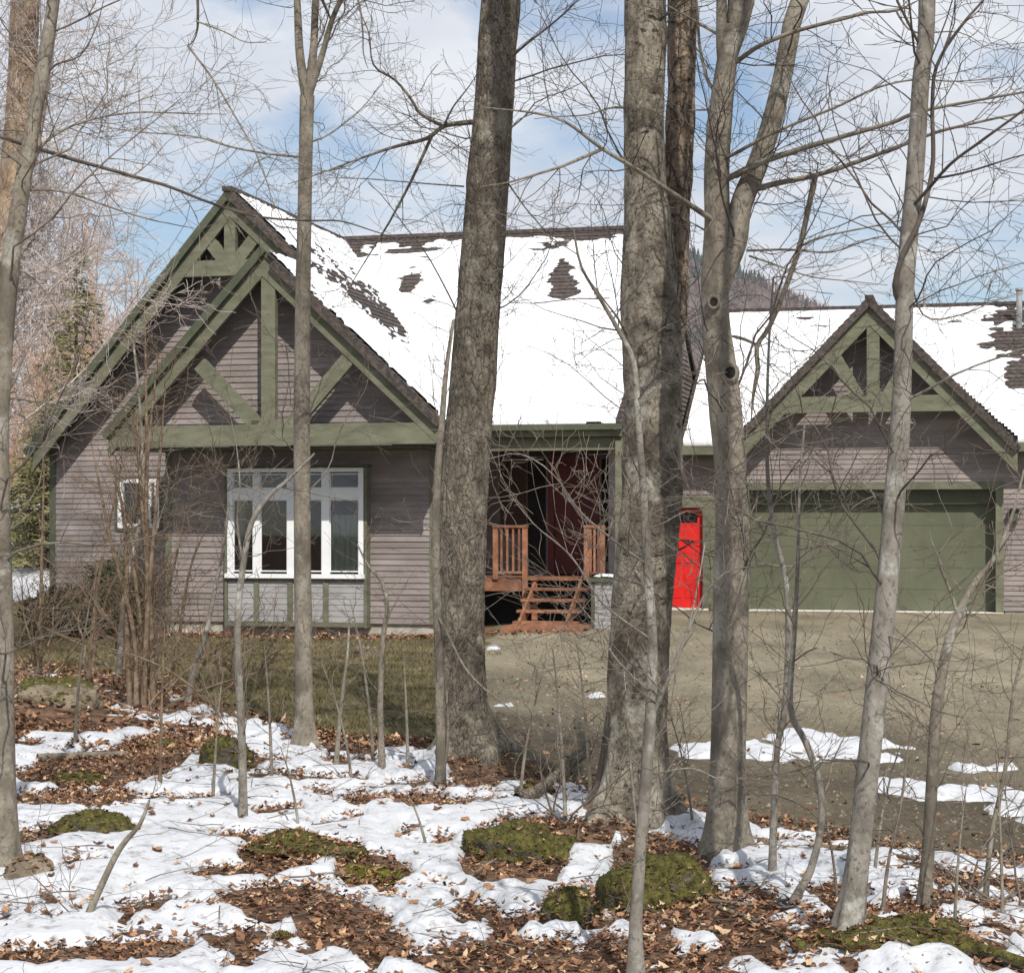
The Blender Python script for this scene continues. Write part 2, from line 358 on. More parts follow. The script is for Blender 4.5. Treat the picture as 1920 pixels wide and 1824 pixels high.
# ------------------------------------------------------------------ the house
U0, V0 = -8.0, 33.0
house = empty('house', ((U0 * CT + V0 * ST), (-U0 * ST + V0 * CT), 0.0), 'mauve clapboard house with green timber gables, snowy roofs and attached garage', 'house', rz=-TH)
def L(u, v, z): return (u - U0, v - V0, z)
def hp(px, py, v):              # pixel -> house u, z on the facade plane at depth v
    a = (px - CX) / F; t = v / (a * ST + CT); return t * (a * CT - ST), EYE + (HY - py) / F * t
M_clap = mat('mauve_clapboard', (.20, .170, .158), (.295, .252, .238), 1.4, .85, .3, 30, (1, 1, 3), 9, rnd=.10, spec=.2)
M_panel = mat('pale_panel', (.27, .262, .258), (.34, .33, .322), 3, .75, .15, 40, rnd=.04)
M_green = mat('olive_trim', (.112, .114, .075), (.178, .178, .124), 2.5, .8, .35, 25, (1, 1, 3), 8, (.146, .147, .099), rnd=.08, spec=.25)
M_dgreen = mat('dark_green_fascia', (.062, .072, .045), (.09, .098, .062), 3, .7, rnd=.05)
M_gdoor = mat('garage_green', (.088, .094, .058), (.125, .13, .082), 1.6, .6, .1, 6, (1, 1, .5), rnd=.03, spec=.35, c3=(.108, .113, .07))
M_shing = mat('roof_shingle', (.045, .038, .035), (.125, .10, .088), 14, .9, .6, 60, (1, 1, 1), 6, (.08, .066, .06), rnd=.16, spec=.15)
M_white = mat('white_window', (.72, .73, .74), (.80, .80, .80), 5, .5, rnd=.02)
M_red = mat('red_door', (.58, .010, .009), (.72, .020, .015), 2.5, .45, spec=.4)
M_maroon = mat('maroon_door', (.12, .010, .009), (.17, .018, .014), 4, .5, spec=.4)
M_cedar = mat('cedar', (.16, .072, .042), (.33, .155, .088), 5, .85, .4, 40, (1, 1, 1), 7, (.24, .105, .058), rnd=.3)
M_conc = mat('concrete', (.30, .28, .23), (.42, .40, .34), 5, .9, .4, 40)
M_apron = mat('pale_sill', (.62, .60, .54), (.70, .68, .62), 5, .8)
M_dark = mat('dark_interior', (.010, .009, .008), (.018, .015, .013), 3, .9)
M_curtain = mat('curtain', (.55, .60, .57), (.72, .76, .73), 6, .9, stretch=(6, 6, .3))
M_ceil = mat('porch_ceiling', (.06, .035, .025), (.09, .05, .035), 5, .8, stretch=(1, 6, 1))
M_metal = mat('dull_metal', (.20, .20, .20), (.28, .28, .28), 8, .5)
def glass_mat():
    m = bpy.data.materials.new('window_glass'); m.use_nodes = True; n, l = m.node_tree.nodes, m.node_tree.links; n.remove(n['Principled BSDF'])
    tr = n.new('ShaderNodeBsdfTransparent'); tr.inputs[0].default_value = (.78, .82, .80, 1); gl = n.new('ShaderNodeBsdfGlossy'); gl.inputs['Roughness'].default_value = .02
    fr = n.new('ShaderNodeFresnel'); fr.inputs['IOR'].default_value = 1.65; mx = n.new('ShaderNodeMixShader')
    l.new(fr.outputs[0], mx.inputs[0]); l.new(tr.outputs[0], mx.inputs[1]); l.new(gl.outputs[0], mx.inputs[2]); l.new(mx.outputs[0], n['Material Output'].inputs['Surface']); return m
M_glass = glass_mat()

def hbox(name, parent, m, u0, v0, z0, u1, v1, z1):
    return obj(name, box_mesh(name, L(min(u0, u1), min(v0, v1), min(z0, z1)), L(max(u0, u1), max(v0, v1), max(z0, z1))), m, parent)
def hboard(name, parent, m, a, b, w, v0, v1, side=0.0):
    """plank in a facade plane from (u,z) a to b, width w, thickness v0..v1; side shifts it across its width"""
    a, b = np.array(a), np.array(b); d = (b - a) / np.linalg.norm(b - a); nrm = np.array([-d[1], d[0]])
    o1, o2 = nrm * (side + w / 2), nrm * (side - w / 2)
    P = [L(p[0], v0, p[1]) for p in (a + o1, b + o1, b + o2, a + o2)]
    return obj(name, prism_mesh(name, P, (0, v1 - v0, 0)), m, parent)
def hquad_slab(name, parent, m, pts, t):
    P = np.array([L(*p) for p in pts]); nr = np.cross(P[1] - P[0], P[2] - P[0]); nr /= np.linalg.norm(nr)
    if nr[2] < 0: nr = -nr
    return obj(name, prism_mesh(name, P, -nr * t), m, parent)

# unit clapboard: thick lower edge, thin upper edge; faces the viewer (-v)
cb = np_mesh('clapboard', [(0, 0, 0), (1, 0, 0), (1, -1, 0), (0, -1, 0), (0, 0, 1), (1, 0, 1), (1, -.25, 1), (0, -.25, 1)],
             [[(0, 1, 2, 3), (4, 7, 6, 5), (3, 2, 6, 7), (0, 4, 5, 1), (0, 3, 7, 4), (1, 5, 6, 2)]]); cb.materials.append(M_clap)
cbp = cb.copy(); cbp.materials.clear(); cbp.materials.append(M_panel)
EXPO = 0.098
def clap_wall(v, z0, z1, left, right, openings=(), th=.024, mesh=None, backing=True, name='wall', step=EXPO):
    """left/right: functions of z giving the wall's u limits"""
    # backing sheet cut around the openings: strips between opening edges
    cuts = sorted({z0, z1} | {z for o in openings for z in (o[2], o[3]) if z0 < z < z1} | set(np.linspace(z0, z1, 8)))
    Vv, Q, n = [], [], 0
    for za, zb in zip(cuts[:-1], cuts[1:]):
        spans = [(None, None)]
        ops = sorted([o for o in openings if o[2] <= za + 1e-6 and o[3] >= zb - 1e-6])
        edges = [('L', None)]
        segs, cur = [], ('L',)
        for o in ops: segs.append((cur, o[0])); cur = o[1]
        segs.append((cur, ('R',)))
        for s, e in segs:
            f = lambda q, z: left(z) if q == ('L',) else right(z) if q == ('R',) else q
            a0, a1, b0, b1 = f(s, za), f(e, za), f(s, zb), f(e, zb)
            if a1 - a0 < .01 and b1 - b0 < .01: continue
            for p in ((a0, za), (a1, za), (b1, zb), (b0, zb)): Vv.append(L(p[0], v, p[1]))
            for p in ((a0, za), (a1, za), (b1, zb), (b0, zb)): Vv.append(L(p[0], v + .12, p[1]))
            Q += [(n, n + 1, n + 2, n + 3), (n + 7, n + 6, n + 5, n + 4), (n, n + 3, n + 7, n + 4), (n + 1, n + 5, n + 6, n + 2)]; n += 8
    w = obj(name, np_mesh(name, Vv, [Q]), M_clap if mesh is None else M_panel, house)
    z = z0
    while z < z1 - .03:
        hgt = min(step, z1 - z); zm = z + hgt
        a, b = max(left(z), left(zm)), min(right(z), right(zm))
        iv = [(a, b)]
        for o in openings:
            if o[2] < z + hgt * .7 and o[3] > z + hgt * .3:
                iv = [q for s, e in iv for q in ((s, min(e, o[0])), (max(s, o[1]), e)) if q[1] - q[0] > .03]
        iv2 = []
        for s, e in iv:
            while e - s > 3.2:
                c_ = s + rng.uniform(1.6, 3.0); iv2.append((s, c_)); s = c_ + .004
            iv2.append((s, e))
        for s, e in iv2:
            if e - s < .03: continue
            k = bpy.data.objects.new('clapboard', mesh or cb); COL.objects.link(k); k.parent = w
            k.location = L(s, v + .001, z); k.scale = (e - s, th * rng.uniform(.9, 1.15), hgt + .012)
            k.location.z += rng.uniform(-.002, .002)
        z += step
    return w

# --- key planes (depths along the house axis) and roof planes
VB, VT = 29.77, 28.5             # front room wall, front timber gable
VR, VRT = 31.5, 30.8             # main gable wall, upper timber gable
VP_, VE = 33.0, 30.5             # porch back wall, main eave
VG, VGT, VGE = 37.1, 36.5, 36.52   # garage wall, garage timber gable, garage eave
RZ, RU = 7.64, -12.83            # left gable ridge
SR = .93; SL = 1.156             # right / left pitches of the left gable
MAIN_V, MAIN_S = 36.8, (7.64 - 3.40) / (36.8 - 30.5)
EZ = 3.40
U_END = -5.72                    # right end of the main roof
def zr(u): return RZ - SR * (u - RU)
def ur(z): return RU + (RZ - z) / SR
FU, SFL = -11.31, 1.07; FZ = zr(FU)   # front gable ridge on the same right-hand plane
def ul_rear(z): return RU - (RZ - z) / SL
def ul_front(z): return FU - (FZ - z) / SFL
GU, GZ = hp(1630, 557, VGT); GS = 1.04
G_EZ, G_S, G_RV = 3.33, .673, 41.1
G_RZ = G_EZ + G_S * (G_RV - VGE)
U_GEND = 5.2

# --- walls
bayL, bayR = hp(424, 1000, VB - .22)[0], hp(683, 1000, VB - .22)[0]
bay_z0, bay_z1 = hp(560, 1172, VB)[1], hp(560, 876, VB)[1]
cornL = hp(312, 1000, VB)[0]; cornR = hp(818, 1000, VB)[0]
front_wall = clap_wall(VB, 0.06, 3.06, lambda z: cornL, lambda z: cornR, [(bayL, bayR, bay_z0, bay_z1)])
VU = VT + .52                    # boarded gable above, overhanging the front room
gable_front = clap_wall(VU, 3.0, FZ - .35, lambda z: ul_front(z) + .16, lambda z: ur(z) - .16)
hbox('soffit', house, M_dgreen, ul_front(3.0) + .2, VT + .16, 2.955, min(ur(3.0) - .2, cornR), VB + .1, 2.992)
rL = hp(96, 1000, VR)[0]
sw = [hp(222, 990, VR), hp(300, 898, VR)]
SW = (sw[0][0], sw[1][0], sw[0][1], sw[1][1])
rear_wall = clap_wall(VR, 0.05, RZ - .5, lambda z: max(rL, ul_rear(z) + .15), lambda z: min(cornR - .2, ur(z) - .2), [SW])
hbox('wall', house, M_clap, cornL + .004, VB + .12, -.1, cornL + .13, VR, 3.45)                      # left return of the front room
for nm, u_ in (('wall', cornR),):                                                       # right return of the front room (porch side)
    w = obj(nm, box_mesh(nm, L(u_ - .13, VB + .004, .06), L(u_ - .004, VP_, 3.35)), M_clap, house)
    z = .06
    while z < 3.3:
        k = bpy.data.objects.new('clapboard', cb); COL.objects.link(k); k.parent = w
        k.rotation_euler = (0, 0, math.pi / 2); k.location = L(u_ - .003, VB, z); k.scale = (VP_ - VB, .012, EXPO + .012); z += EXPO
door_u0, door_u1 = hp(1040, 900, VP_)[0], hp(1112, 900, VP_)[0]
DK = .80
porch_wall = clap_wall(VP_, DK, 3.3, lambda z: cornR, lambda z: U_END - .302, [(door_u0 - .12, door_u1 + .12, DK, DK + 2.15)])
g_u0, g_u1 = hp(1404, 1000, VG)[0], hp(1868, 1000, VG)[0]
gz1 = hp(1640, 918, VG)[1]
r_u0, r_u1 = hp(1240, 1000, VG)[0], hp(1320, 1000, VG)[0]; rz1 = hp(1290, 952, VG)[1]
def g_left(z): return U_END if z < 3.45 else GU - (GZ - z) / GS + .12
def g_right(z): return U_GEND if z < 3.45 else GU + (GZ - z) / GS - .12
garage_wall = clap_wall(VG, 0.06, 3.44, lambda z: U_END, lambda z: U_GEND, [(g_u0, g_u1, 0.0, gz1), (r_u0, r_u1, 0.0, rz1)])
gable_wall = clap_wall(VG, 3.45, GZ - .35, g_left, g_right)
side = obj('wall', box_mesh('wall', L(U_END - .42, VP_ + .02, .05), L(U_END - .30, VG + 3.2, 3.38)), M_clap, house)
hbox('wall', house, M_clap, U_GEND - .12, VG + .13, .05, U_GEND, VG + 8.5, 3.4)
hbox('wall', house, M_clap, rL - .0, VR + .125, .05, rL + .12, VR + 9, 3.6)
hbox('wall', house, M_clap, rL, VR + 9.05, .05, U_GEND, VR + 9.15, 3.4)
# foundations
hbox('wall', house, M_clap, U_END - .30, VE + .35, DK, U_END - .18, VP_ + .015, 3.2)  # porch side wall, added to keep light out of the recess
hbox('foundation', house, M_conc, cornL - .0, VB + .03, -.6, cornR, VB + .5, .057)
hbox('foundation', house, M_conc, rL + .01, VR + .04, -.6, cornL - .01, VR + .5, .048)
hbox('foundation', house, M_conc, g_u1 + .16, VG + .01, -.4, U_GEND, VG + .3, .057)
hbox('foundation', house, M_conc, U_END, VG + .01, -.4, r_u0 - .1, VG + .3, .057)
# corner boards
for (u_, v_, zt) in ((cornL - .005, VB - .030, 3.3), (cornR - .105, VB - .030, 3.3)): hbox('corner_board', house, M_green, u_, v_, .055, u_ + .11, v_ + .026, zt)
hbox('corner_board', house, M_dgreen, rL - .02, VR - .03, .06, rL + .10, VR - .004, 3.2)

# --- timber gables
def truss(name, label, v, apex, slL, slR, uL, uR, rake_w, beam_z, beam_w, posts, braces, depth=.14):
    t = tag(empty(name, (0, 0, 0)), label); t.parent = house
    ap = np.array(apex)
    for s, ue, sl in ((-1, uL, slL), (1, uR, slR)):
        e = np.array([ue, ap[1] - sl * abs(ue - ap[0])]); d = (ap - e) / np.linalg.norm(ap - e)
        nrm = np.array([-d[1], d[0]]); nrm = nrm if nrm[1] < 0 else -nrm
        # plumb-cut rake board hugging the roof edge
        w = rake_w; dz = w / math.cos(math.atan(sl)); off = .05
        P = [L(ap[0], v, ap[1] - off), L(ap[0], v, ap[1] - off - dz), L(e[0], v, e[1] - off - dz), L(e[0], v, e[1] - off)]
        if s > 0: P = P[::-1]
        obj('rake_board', prism_mesh('rake_board', P, (0, depth * .55, 0)), M_green, t)
        P = [L(ap[0], v - .035, ap[1] + .02), L(ap[0], v - .035, ap[1] - .10), L(e[0], v - .035, e[1] - .10), L(e[0], v - .035, e[1] + .02)]
        if s > 0: P = P[::-1]
        obj('rake_moulding', prism_mesh('rake_moulding', P, (0, .032, 0)), M_dgreen, t)
    k = 0
    ul = ap[0] - (ap[1] - beam_z - .12) / slL + .02; ur_ = ap[0] + (ap[1] - beam_z - .12) / slR - .02
    hboard('tie_beam', t, M_green, (ul, beam_z - beam_w / 2), (ur_, beam_z - beam_w / 2), beam_w, v + .008, v + depth + .008)
    for (a, b, w) in posts: hboard('king_post', t, M_green, a, b, w, v + .014, v + depth + .002)
    for (a, b, w) in braces: hboard('brace', t, M_green, a, b, w, v + .020, v + depth - .01)
    return t
def h2(px, py, v): return np.array(hp(px, py, v))
fb = hp(560, 795, VT)[1]
truss('timber_gable', 'large olive timber gable over the front room', VT, (FU, FZ), SFL, SR, hp(203, 800, VT)[0], hp(822, 780, VT)[0], .30, fb, .34,
      [(h2(502, 520, VT), h2(502, 797, VT), .24)],
      [(h2(372, 682, VT), h2(480, 797, VT), .24), (h2(655, 668, VT), h2(545, 797, VT), .24), (h2(470, 797, VT), h2(540, 797, VT), .16)])
truss('timber_gable', 'small olive timber truss at the main gable peak', VRT, (RU, RZ), SL, SR, hp(62, 830, VRT)[0], ur(3.9), .31, hp(400, 488, VRT)[1], .28,
      [(h2(430, 385, VRT), h2(430, 490, VRT), .21)],
      [(h2(382, 440, VRT), h2(425, 497, VRT), .22), (h2(480, 440, VRT), h2(436, 497, VRT), .22)])
gb = hp(1640, 742, VGT)[1]
truss('timber_gable', 'olive timber gable above the garage door', VGT, (GU, GZ), GS, GS, hp(1393, 820, VGT)[0], hp(1908, 840, VGT)[0], .34, gb, .31,
      [(h2(1637, 590, VGT), h2(1637, 745, VGT), .24)],
      [(h2(1560, 660, VGT), h2(1610, 745, VGT), .24), (h2(1713, 660, VGT), h2(1662, 745, VGT), .24)])

# --- roofs: slab + shingle courses
def roof(name, label, o, du, ds, lens_at, S, courses=True, t=.13, expo=.155, lift=.004):
    """o origin at eave, du along the eave, ds up the slope (unit, house axes); lens_at(s)->(u0,u1)"""
    o, du, ds = np.array(o, float), np.array(du, float), np.array(ds, float)
    nr = np.cross(du, ds); nr = nr if nr[2] > 0 else -nr
    ss = np.linspace(0, S, 14); A, B = [], []
    for s in ss:
        a, b = lens_at(s); A.append(L(*(o + du * a + ds * s))); B.append(L(*(o + du * b + ds * s)))
    A, B = np.array(A), np.array(B); n = len(ss); V = np.concatenate([A, B, A - nr * t, B - nr * t]); i = np.arange(n - 1)
    Q = np.concatenate([np.stack([i, i + 1, n + i + 1, n + i], -1), np.stack([2 * n + i, 3 * n + i, 3 * n + i + 1, 2 * n + i + 1], -1), np.stack([i, 2 * n + i, 2 * n + i + 1, i + 1], -1),
                        np.stack([n + i, n + i + 1, 3 * n + i + 1, 3 * n + i], -1), [[0, n, 3 * n, 2 * n], [n - 1, 3 * n - 1, 4 * n - 1, 2 * n - 1]]])
    r = tag(obj(name, np_mesh(name, V, [Q]), M_shing if courses else M_dgreen, house), label)
    if courses:
        s = 0.0
        while s < S - .02:
            e = min(s + expo, S); a, b = lens_at(s); a2, b2 = lens_at(e)
            if b - a > .1:
                th = .018
                P = [o + du * a + ds * s + nr * lift, o + du * b + ds * s + nr * lift, o + du * b2 + ds * e + nr * lift, o + du * a2 + ds * e + nr * lift]
                P2 = [P[0] + nr * th, P[1] + nr * th, P[2] + nr * .002, P[3] + nr * .002]
                obj('shingle_course', np_mesh('shingle_course', [L(*p) for p in P + P2], [[(4, 5, 6, 7), (0, 1, 5, 4), (1, 2, 6, 5), (3, 0, 4, 7), (0, 3, 2, 1)]]), M_shing, r)
            s += expo
    return r, nr
S_main = math.hypot(MAIN_V - VE, RZ - EZ); ds_main = np.array([0, MAIN_V - VE, RZ - EZ]) / S_main
def main_len(s): z = EZ + ds_main[2] * s; return (ur(z) - .35 if s > .3 else ur(z) - .02, U_END)
o_main = np.array([0, VE, EZ])
roof_main, n_main = roof('roof', 'long snow covered main roof', o_main, (1, 0, 0), ds_main, main_len, S_main)
# gable right plane
z_eR = 3.36; S_gr = (RZ - z_eR) * math.hypot(1, 1 / SR); ds_gr = np.array([-1 / SR, 0, 1.0]); ds_gr /= np.linalg.norm(ds_gr)
o_gr = np.array([ur(z_eR), 0, z_eR])
def vval(z): return VE + (z - EZ) / MAIN_S * (MAIN_V - VE) / (MAIN_V - VE) / 1.0
def v_valley(z): return VE + (z - EZ) / ((RZ - EZ) / (MAIN_V - VE))
def gr_len(s):
    z = z_eR + ds_gr[2] * s
    return ((VT - .10) if z < FZ - .02 else (VRT - .10), max(v_valley(z), VE - .4) + (.25 if z > 3.7 else 0))
roof_gr, n_gr = roof('roof', 'patchy snow covered right slope of the left gable', o_gr, (0, 1, 0), ds_gr, gr_len, S_gr)
# unseen / underside slopes
ds_gl = np.array([1 / SL, 0, 1.0]); ds_gl /= np.linalg.norm(ds_gl); zl = 3.05
roof('roof', 'left slope of the main gable', (ul_rear(zl), 0, zl), (0, 1, 0), ds_gl, lambda s: (VRT - .1, VR + 9.4), (RZ - zl) * math.hypot(1, 1 / SL), False)
ds_fl = np.array([1 / SFL, 0, 1.0]); ds_fl /= np.linalg.norm(ds_fl); zf = 3.22
roof('roof', 'left slope of the front gable', (ul_front(zf), 0, zf), (0, 1, 0), ds_fl, lambda s: (VT - .1, VR - .02), (FZ - zf) * math.hypot(1, 1 / SFL), False)
dsb = np.array([0, -(MAIN_V - VE), RZ - EZ]) / S_main
roof('roof', 'rear slope of the main roof', (0, MAIN_V + (MAIN_V - VE), EZ), (1, 0, 0), dsb, lambda s: (RU, U_END - .26), S_main - .01, False)
obj('wall', prism_mesh('wall', [L(U_END - .40, VE + .6, 3.4), L(U_END - .40, MAIN_V, RZ - .22), L(U_END - .40, 2 * MAIN_V - VE - .6, 3.4)], (.10, 0, 0)), M_clap, house)
z = .1                            # boards on the right end wall of the main house
while z < RZ - .45:
    va = VP_ + .03 if z < 3.3 else VE + .75 + (z - 3.4) / ((RZ - EZ) / (MAIN_V - VE)); vb = VG - .02 if z < 3.3 else 2 * MAIN_V - va
    k = bpy.data.objects.new('clapboard', cb); COL.objects.link(k); k.parent = side; k.rotation_euler = (0, 0, math.pi / 2); k.location = L(U_END - .298, va, z); k.scale = (vb - va, .022, EXPO + .012); z += EXPO
# ridge caps
hbox('ridge_cap', house, M_shing, RU + .05, MAIN_V - .11, RZ - .03, U_END - .0, MAIN_V + .11, RZ + .045)
hbox('ridge_cap', house, M_shing, RU - .09, VRT - .12, RZ - .05, RU + .09, MAIN_V - .12, RZ + .035)
# garage roof
S_g = math.hypot(G_RV - VGE, G_RZ - G_EZ); ds_g = np.array([0, G_RV - VGE, G_RZ - G_EZ]) / S_g
def g_half(s, side):
    z = G_EZ + ds_g[2] * s; w_ = max((GZ - z) / GS, 0.0) - .06 if z < GZ - .1 else 0.0
    return (U_END + .02, GU - max(w_, 0)) if side < 0 else (GU + max(w_, 0), U_GEND + .3)
roof_g, n_g = roof('roof', 'snow covered garage roof left of its gable', (0, VGE, G_EZ), (1, 0, 0), ds_g, lambda s: g_half(s, -1), S_g)
roof('roof', 'snow covered garage roof right of its gable', (0, VGE, G_EZ), (1, 0, 0), ds_g, lambda s: g_half(s, 1), S_g)
dsb = np.array([0, -(G_RV - VGE), G_RZ - G_EZ]) / S_g
roof('roof', 'rear slope of the garage roof', (0, 2 * G_RV - VGE, G_EZ), (1, 0, 0), dsb, lambda s: (U_END + .02, U_GEND + .3), S_g - .01, False)
hbox('ridge_cap', house, M_shing, U_END + .03, G_RV - .1, G_RZ - .03, U_GEND + .3, G_RV + .1, G_RZ + .04)
for s_, lb in ((1, 'right slope of the garage gable'), (-1, 'left slope of the garage gable')):
    dsd = np.array([-s_ / GS, 0, 1.0]); dsd /= np.linalg.norm(dsd); zd = 3.18; Sd = (GZ - zd) * math.hypot(1, 1 / GS)
    def dl(s, dsd=dsd): z = zd + dsd[2] * s; return (VGT - .1, max(VGE + (z - G_EZ) / G_S + .15, VG + .1))
    roof('roof', lb, (GU + s_ * (GZ - zd) / GS, 0, zd), (0, 1, 0), dsd, dl, Sd, True, expo=.16)
hbox('ridge_cap', house, M_shing, GU - .08, VGT - .11, GZ - .05, GU + .08, VGE + (GZ - G_EZ) / G_S, GZ + .03)
# eaves
e0 = ur(EZ) - .1
fas = hbox('fascia', house, M_green, e0, VE - .025, EZ - .22, U_END, VE + .0, EZ - .015)
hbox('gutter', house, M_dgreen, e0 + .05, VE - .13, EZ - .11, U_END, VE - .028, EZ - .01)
hbox('porch_beam', house, M_green, cornR + .01, VE + .12, EZ - .44, U_END - .02, VE + .30, EZ - .225)
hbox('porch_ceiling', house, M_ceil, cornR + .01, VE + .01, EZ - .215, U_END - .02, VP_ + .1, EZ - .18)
hbox('fascia', house, M_green, U_END + .02, VGE - .02, G_EZ - .24, GU - (GZ - 3.3) / GS, VGE + .01, G_EZ - .015)
hbox('fascia', house, M_green, GU + (GZ - 3.25) / GS, VGE - .02, G_EZ - .24, U_GEND + .3, VGE + .01, G_EZ - .015)
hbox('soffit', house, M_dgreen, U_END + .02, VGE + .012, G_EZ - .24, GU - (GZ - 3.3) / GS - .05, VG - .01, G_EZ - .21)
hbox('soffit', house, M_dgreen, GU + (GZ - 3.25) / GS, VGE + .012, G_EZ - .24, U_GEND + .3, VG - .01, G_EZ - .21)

# --- bay window
bay = tag(empty('bay_window', (0, 0, 0)), 'white framed four pane bay window'); bay.parent = house
VW = VB - .22
zb0, zb1 = hp(560, 1084, VW)[1], hp(560, 880, VW)[1]
zs0, zs1 = hp(560, 1072, VW)[1], hp(560, 936, VW)[1]       # lower panes
zt0, zt1 = hp(560, 916, VW)[1], hp(560, 891, VW)[1]        # transom panes
posts_px = [(426, 436), (474, 487), (538, 551), (603, 617), (672, 681)]
pu = [(hp(a, 1000, VW)[0], hp(b, 1000, VW)[0]) for a, b in posts_px]
for a, b in pu: hbox('mullion', bay, M_white, a, VW, zb0 + .075, b, VW + .10, zb1 - .05)
hbox('sill', bay, M_white, pu[0][0] - .03, VW - .05, zb0, pu[-1][1] + .03, VW + .12, zb0 + .072)
hbox('head', bay, M_white, pu[0][0], VW + .004, zb1 - .047, pu[-1][1], VW + .1, zb1 + .02)
for k in range(4):
    a, b = pu[k][1], pu[k + 1][0]
    hbox('transom_bar', bay, M_white, a + .001, VW + .012, zs1, b - .001, VW + .09, zt0)
    for (z0_, z1_) in ((zs0, zs1), (zt0, zt1 + .03)):
        hbox('sash', bay, M_white, a + .001, VW + .03, z0_ + .001, a + .018, VW + .07, z1_ - .001); hbox('sash', bay, M_white, b - .018, VW + .03, z0_ + .001, b - .001, VW + .07, z1_ - .001)
        hbox('sash', bay, M_white, a + .019, VW + .03, z0_ + .001, b - .019, VW + .07, z0_ + .02); hbox('sash', bay, M_white, a + .019, VW + .03, z1_ - .02, b - .019, VW + .07, z1_ - .001)
        hbox('pane', bay, M_glass, a + .016, VW + .048, z0_ + .018, b - .016, VW + .054, z1_ - .018)
def drape(name, parent, u0, u1, v, z0, z1, m=M_curtain):
    us = np.linspace(u0, u1, 40); off = .025 * np.sin(us * 60) + .012 * np.sin(us * 131 + 1)
    V = [L(u, v + o, z) for z in (z0, z1) for u, o in zip(us, off)]; i = np.arange(39)
    obj(name, np_mesh(name, V, [np.stack([i, i + 1, i + 41, i + 40], -1)], True), m, parent)
drape('curtain', bay, pu[3][1] + .02, pu[4][0] - .05, VW + .10, zs0 + .02, hp(640, 965, VW)[1])
drape('curtain', bay, pu[0][1], pu[0][1] + .12, VW + .25, zs0, zs1)
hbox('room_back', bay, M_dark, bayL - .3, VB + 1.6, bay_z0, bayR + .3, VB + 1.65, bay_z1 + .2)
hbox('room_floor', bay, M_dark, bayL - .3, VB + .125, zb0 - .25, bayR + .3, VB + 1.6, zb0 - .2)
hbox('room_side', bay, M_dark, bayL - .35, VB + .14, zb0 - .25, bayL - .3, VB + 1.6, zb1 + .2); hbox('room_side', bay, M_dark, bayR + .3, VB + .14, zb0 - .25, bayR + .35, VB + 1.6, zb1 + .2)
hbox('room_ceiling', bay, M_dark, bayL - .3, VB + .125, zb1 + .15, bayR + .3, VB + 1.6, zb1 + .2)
# cheeks, head trim and panelled apron under the bay
for u_ in (bayL - .035, bayR - .01): hbox('trim_post', bay, M_green, u_, VW + .01, bay_z0 - .02, u_ + .05, VB + .02, zb1 + .03)
hbox('bay_roof', bay, M_dgreen, bayL - .05, VW - .02, zb1 + .032, bayR + .06, VB + .02, zb1 + .075)
hbox('apron', bay, M_panel, bayL + .016, VW + .045, bay_z0, bayR - .012, VB + .1, zb0 - .03)
for px in (480, 543, 610):
    u_ = hp(px, 1100, VW)[0]; hbox('apron_strip', bay, M_green, u_ - .045, VW + .012, bay_z0 + .07, u_ + .045, VW + .043, zb0 - .052)
hbox('apron_rail', bay, M_green, bayL + .017, VW + .008, zb0 - .05, bayR - .012, VW + .044, zb0 - .002)
hbox('apron_rail', bay, M_green, bayL + .017, VW + .008, bay_z0 - .01, bayR - .012, VW + .044, bay_z0 + .068)
z = bay_z0 + .07
while z < zb0 - .09:
    k = bpy.data.objects.new('clapboard', cbp); COL.objects.link(k); k.parent = bay; k.location = L(bayL + .02, VW + .044, z); k.scale = (bayR - bayL - .035, .012, EXPO + .01); z += EXPO
# --- small window in the main gable wall
swn = tag(empty('window', (0, 0, 0)), 'small white casement window on the gable wall'); swn.parent = house
a, b, c, d = SW
hbox('frame', swn, M_white, a, VR - .04, c, a + .11, VR + .07, d); hbox('frame', swn, M_white, b - .09, VR - .04, c, b, VR + .07, d)
hbox('frame', swn, M_white, a + .111, VR - .038, c, b - .091, VR + .07, c + .08); hbox('frame', swn, M_white, a + .111, VR - .038, d - .07, b - .091, VR + .07, d)
mu = hp(279, 950, VR)[0]; hbox('mullion', swn, M_white, mu - .05, VR - .03, c + .081, mu + .05, VR + .06, d - .071)
for s, e in ((a + .11, mu - .05), (mu + .05, b - .09)): hbox('pane', swn, M_glass, s, VR + .02, c + .08, e, VR + .026, d - .07)
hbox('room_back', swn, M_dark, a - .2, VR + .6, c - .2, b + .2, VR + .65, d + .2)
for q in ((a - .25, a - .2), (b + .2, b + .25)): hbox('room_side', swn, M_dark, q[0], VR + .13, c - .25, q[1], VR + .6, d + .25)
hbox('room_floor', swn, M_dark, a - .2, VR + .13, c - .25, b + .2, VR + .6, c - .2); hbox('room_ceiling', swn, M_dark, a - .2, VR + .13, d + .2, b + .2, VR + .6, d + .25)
for q in ((a - .06, a - .003), (b + .003, b + .06)): hbox('casing', swn, M_dgreen, q[0], VR - .025, c - .06, q[1], VR - .002, d + .06)
hbox('casing', swn, M_dgreen, a - .002, VR - .025, d + .003, b + .002, VR - .002, d + .06)
hbox('casing', swn, M_dgreen, a - .002, VR - .04, c - .06, b + .002, VR - .002, c - .003)

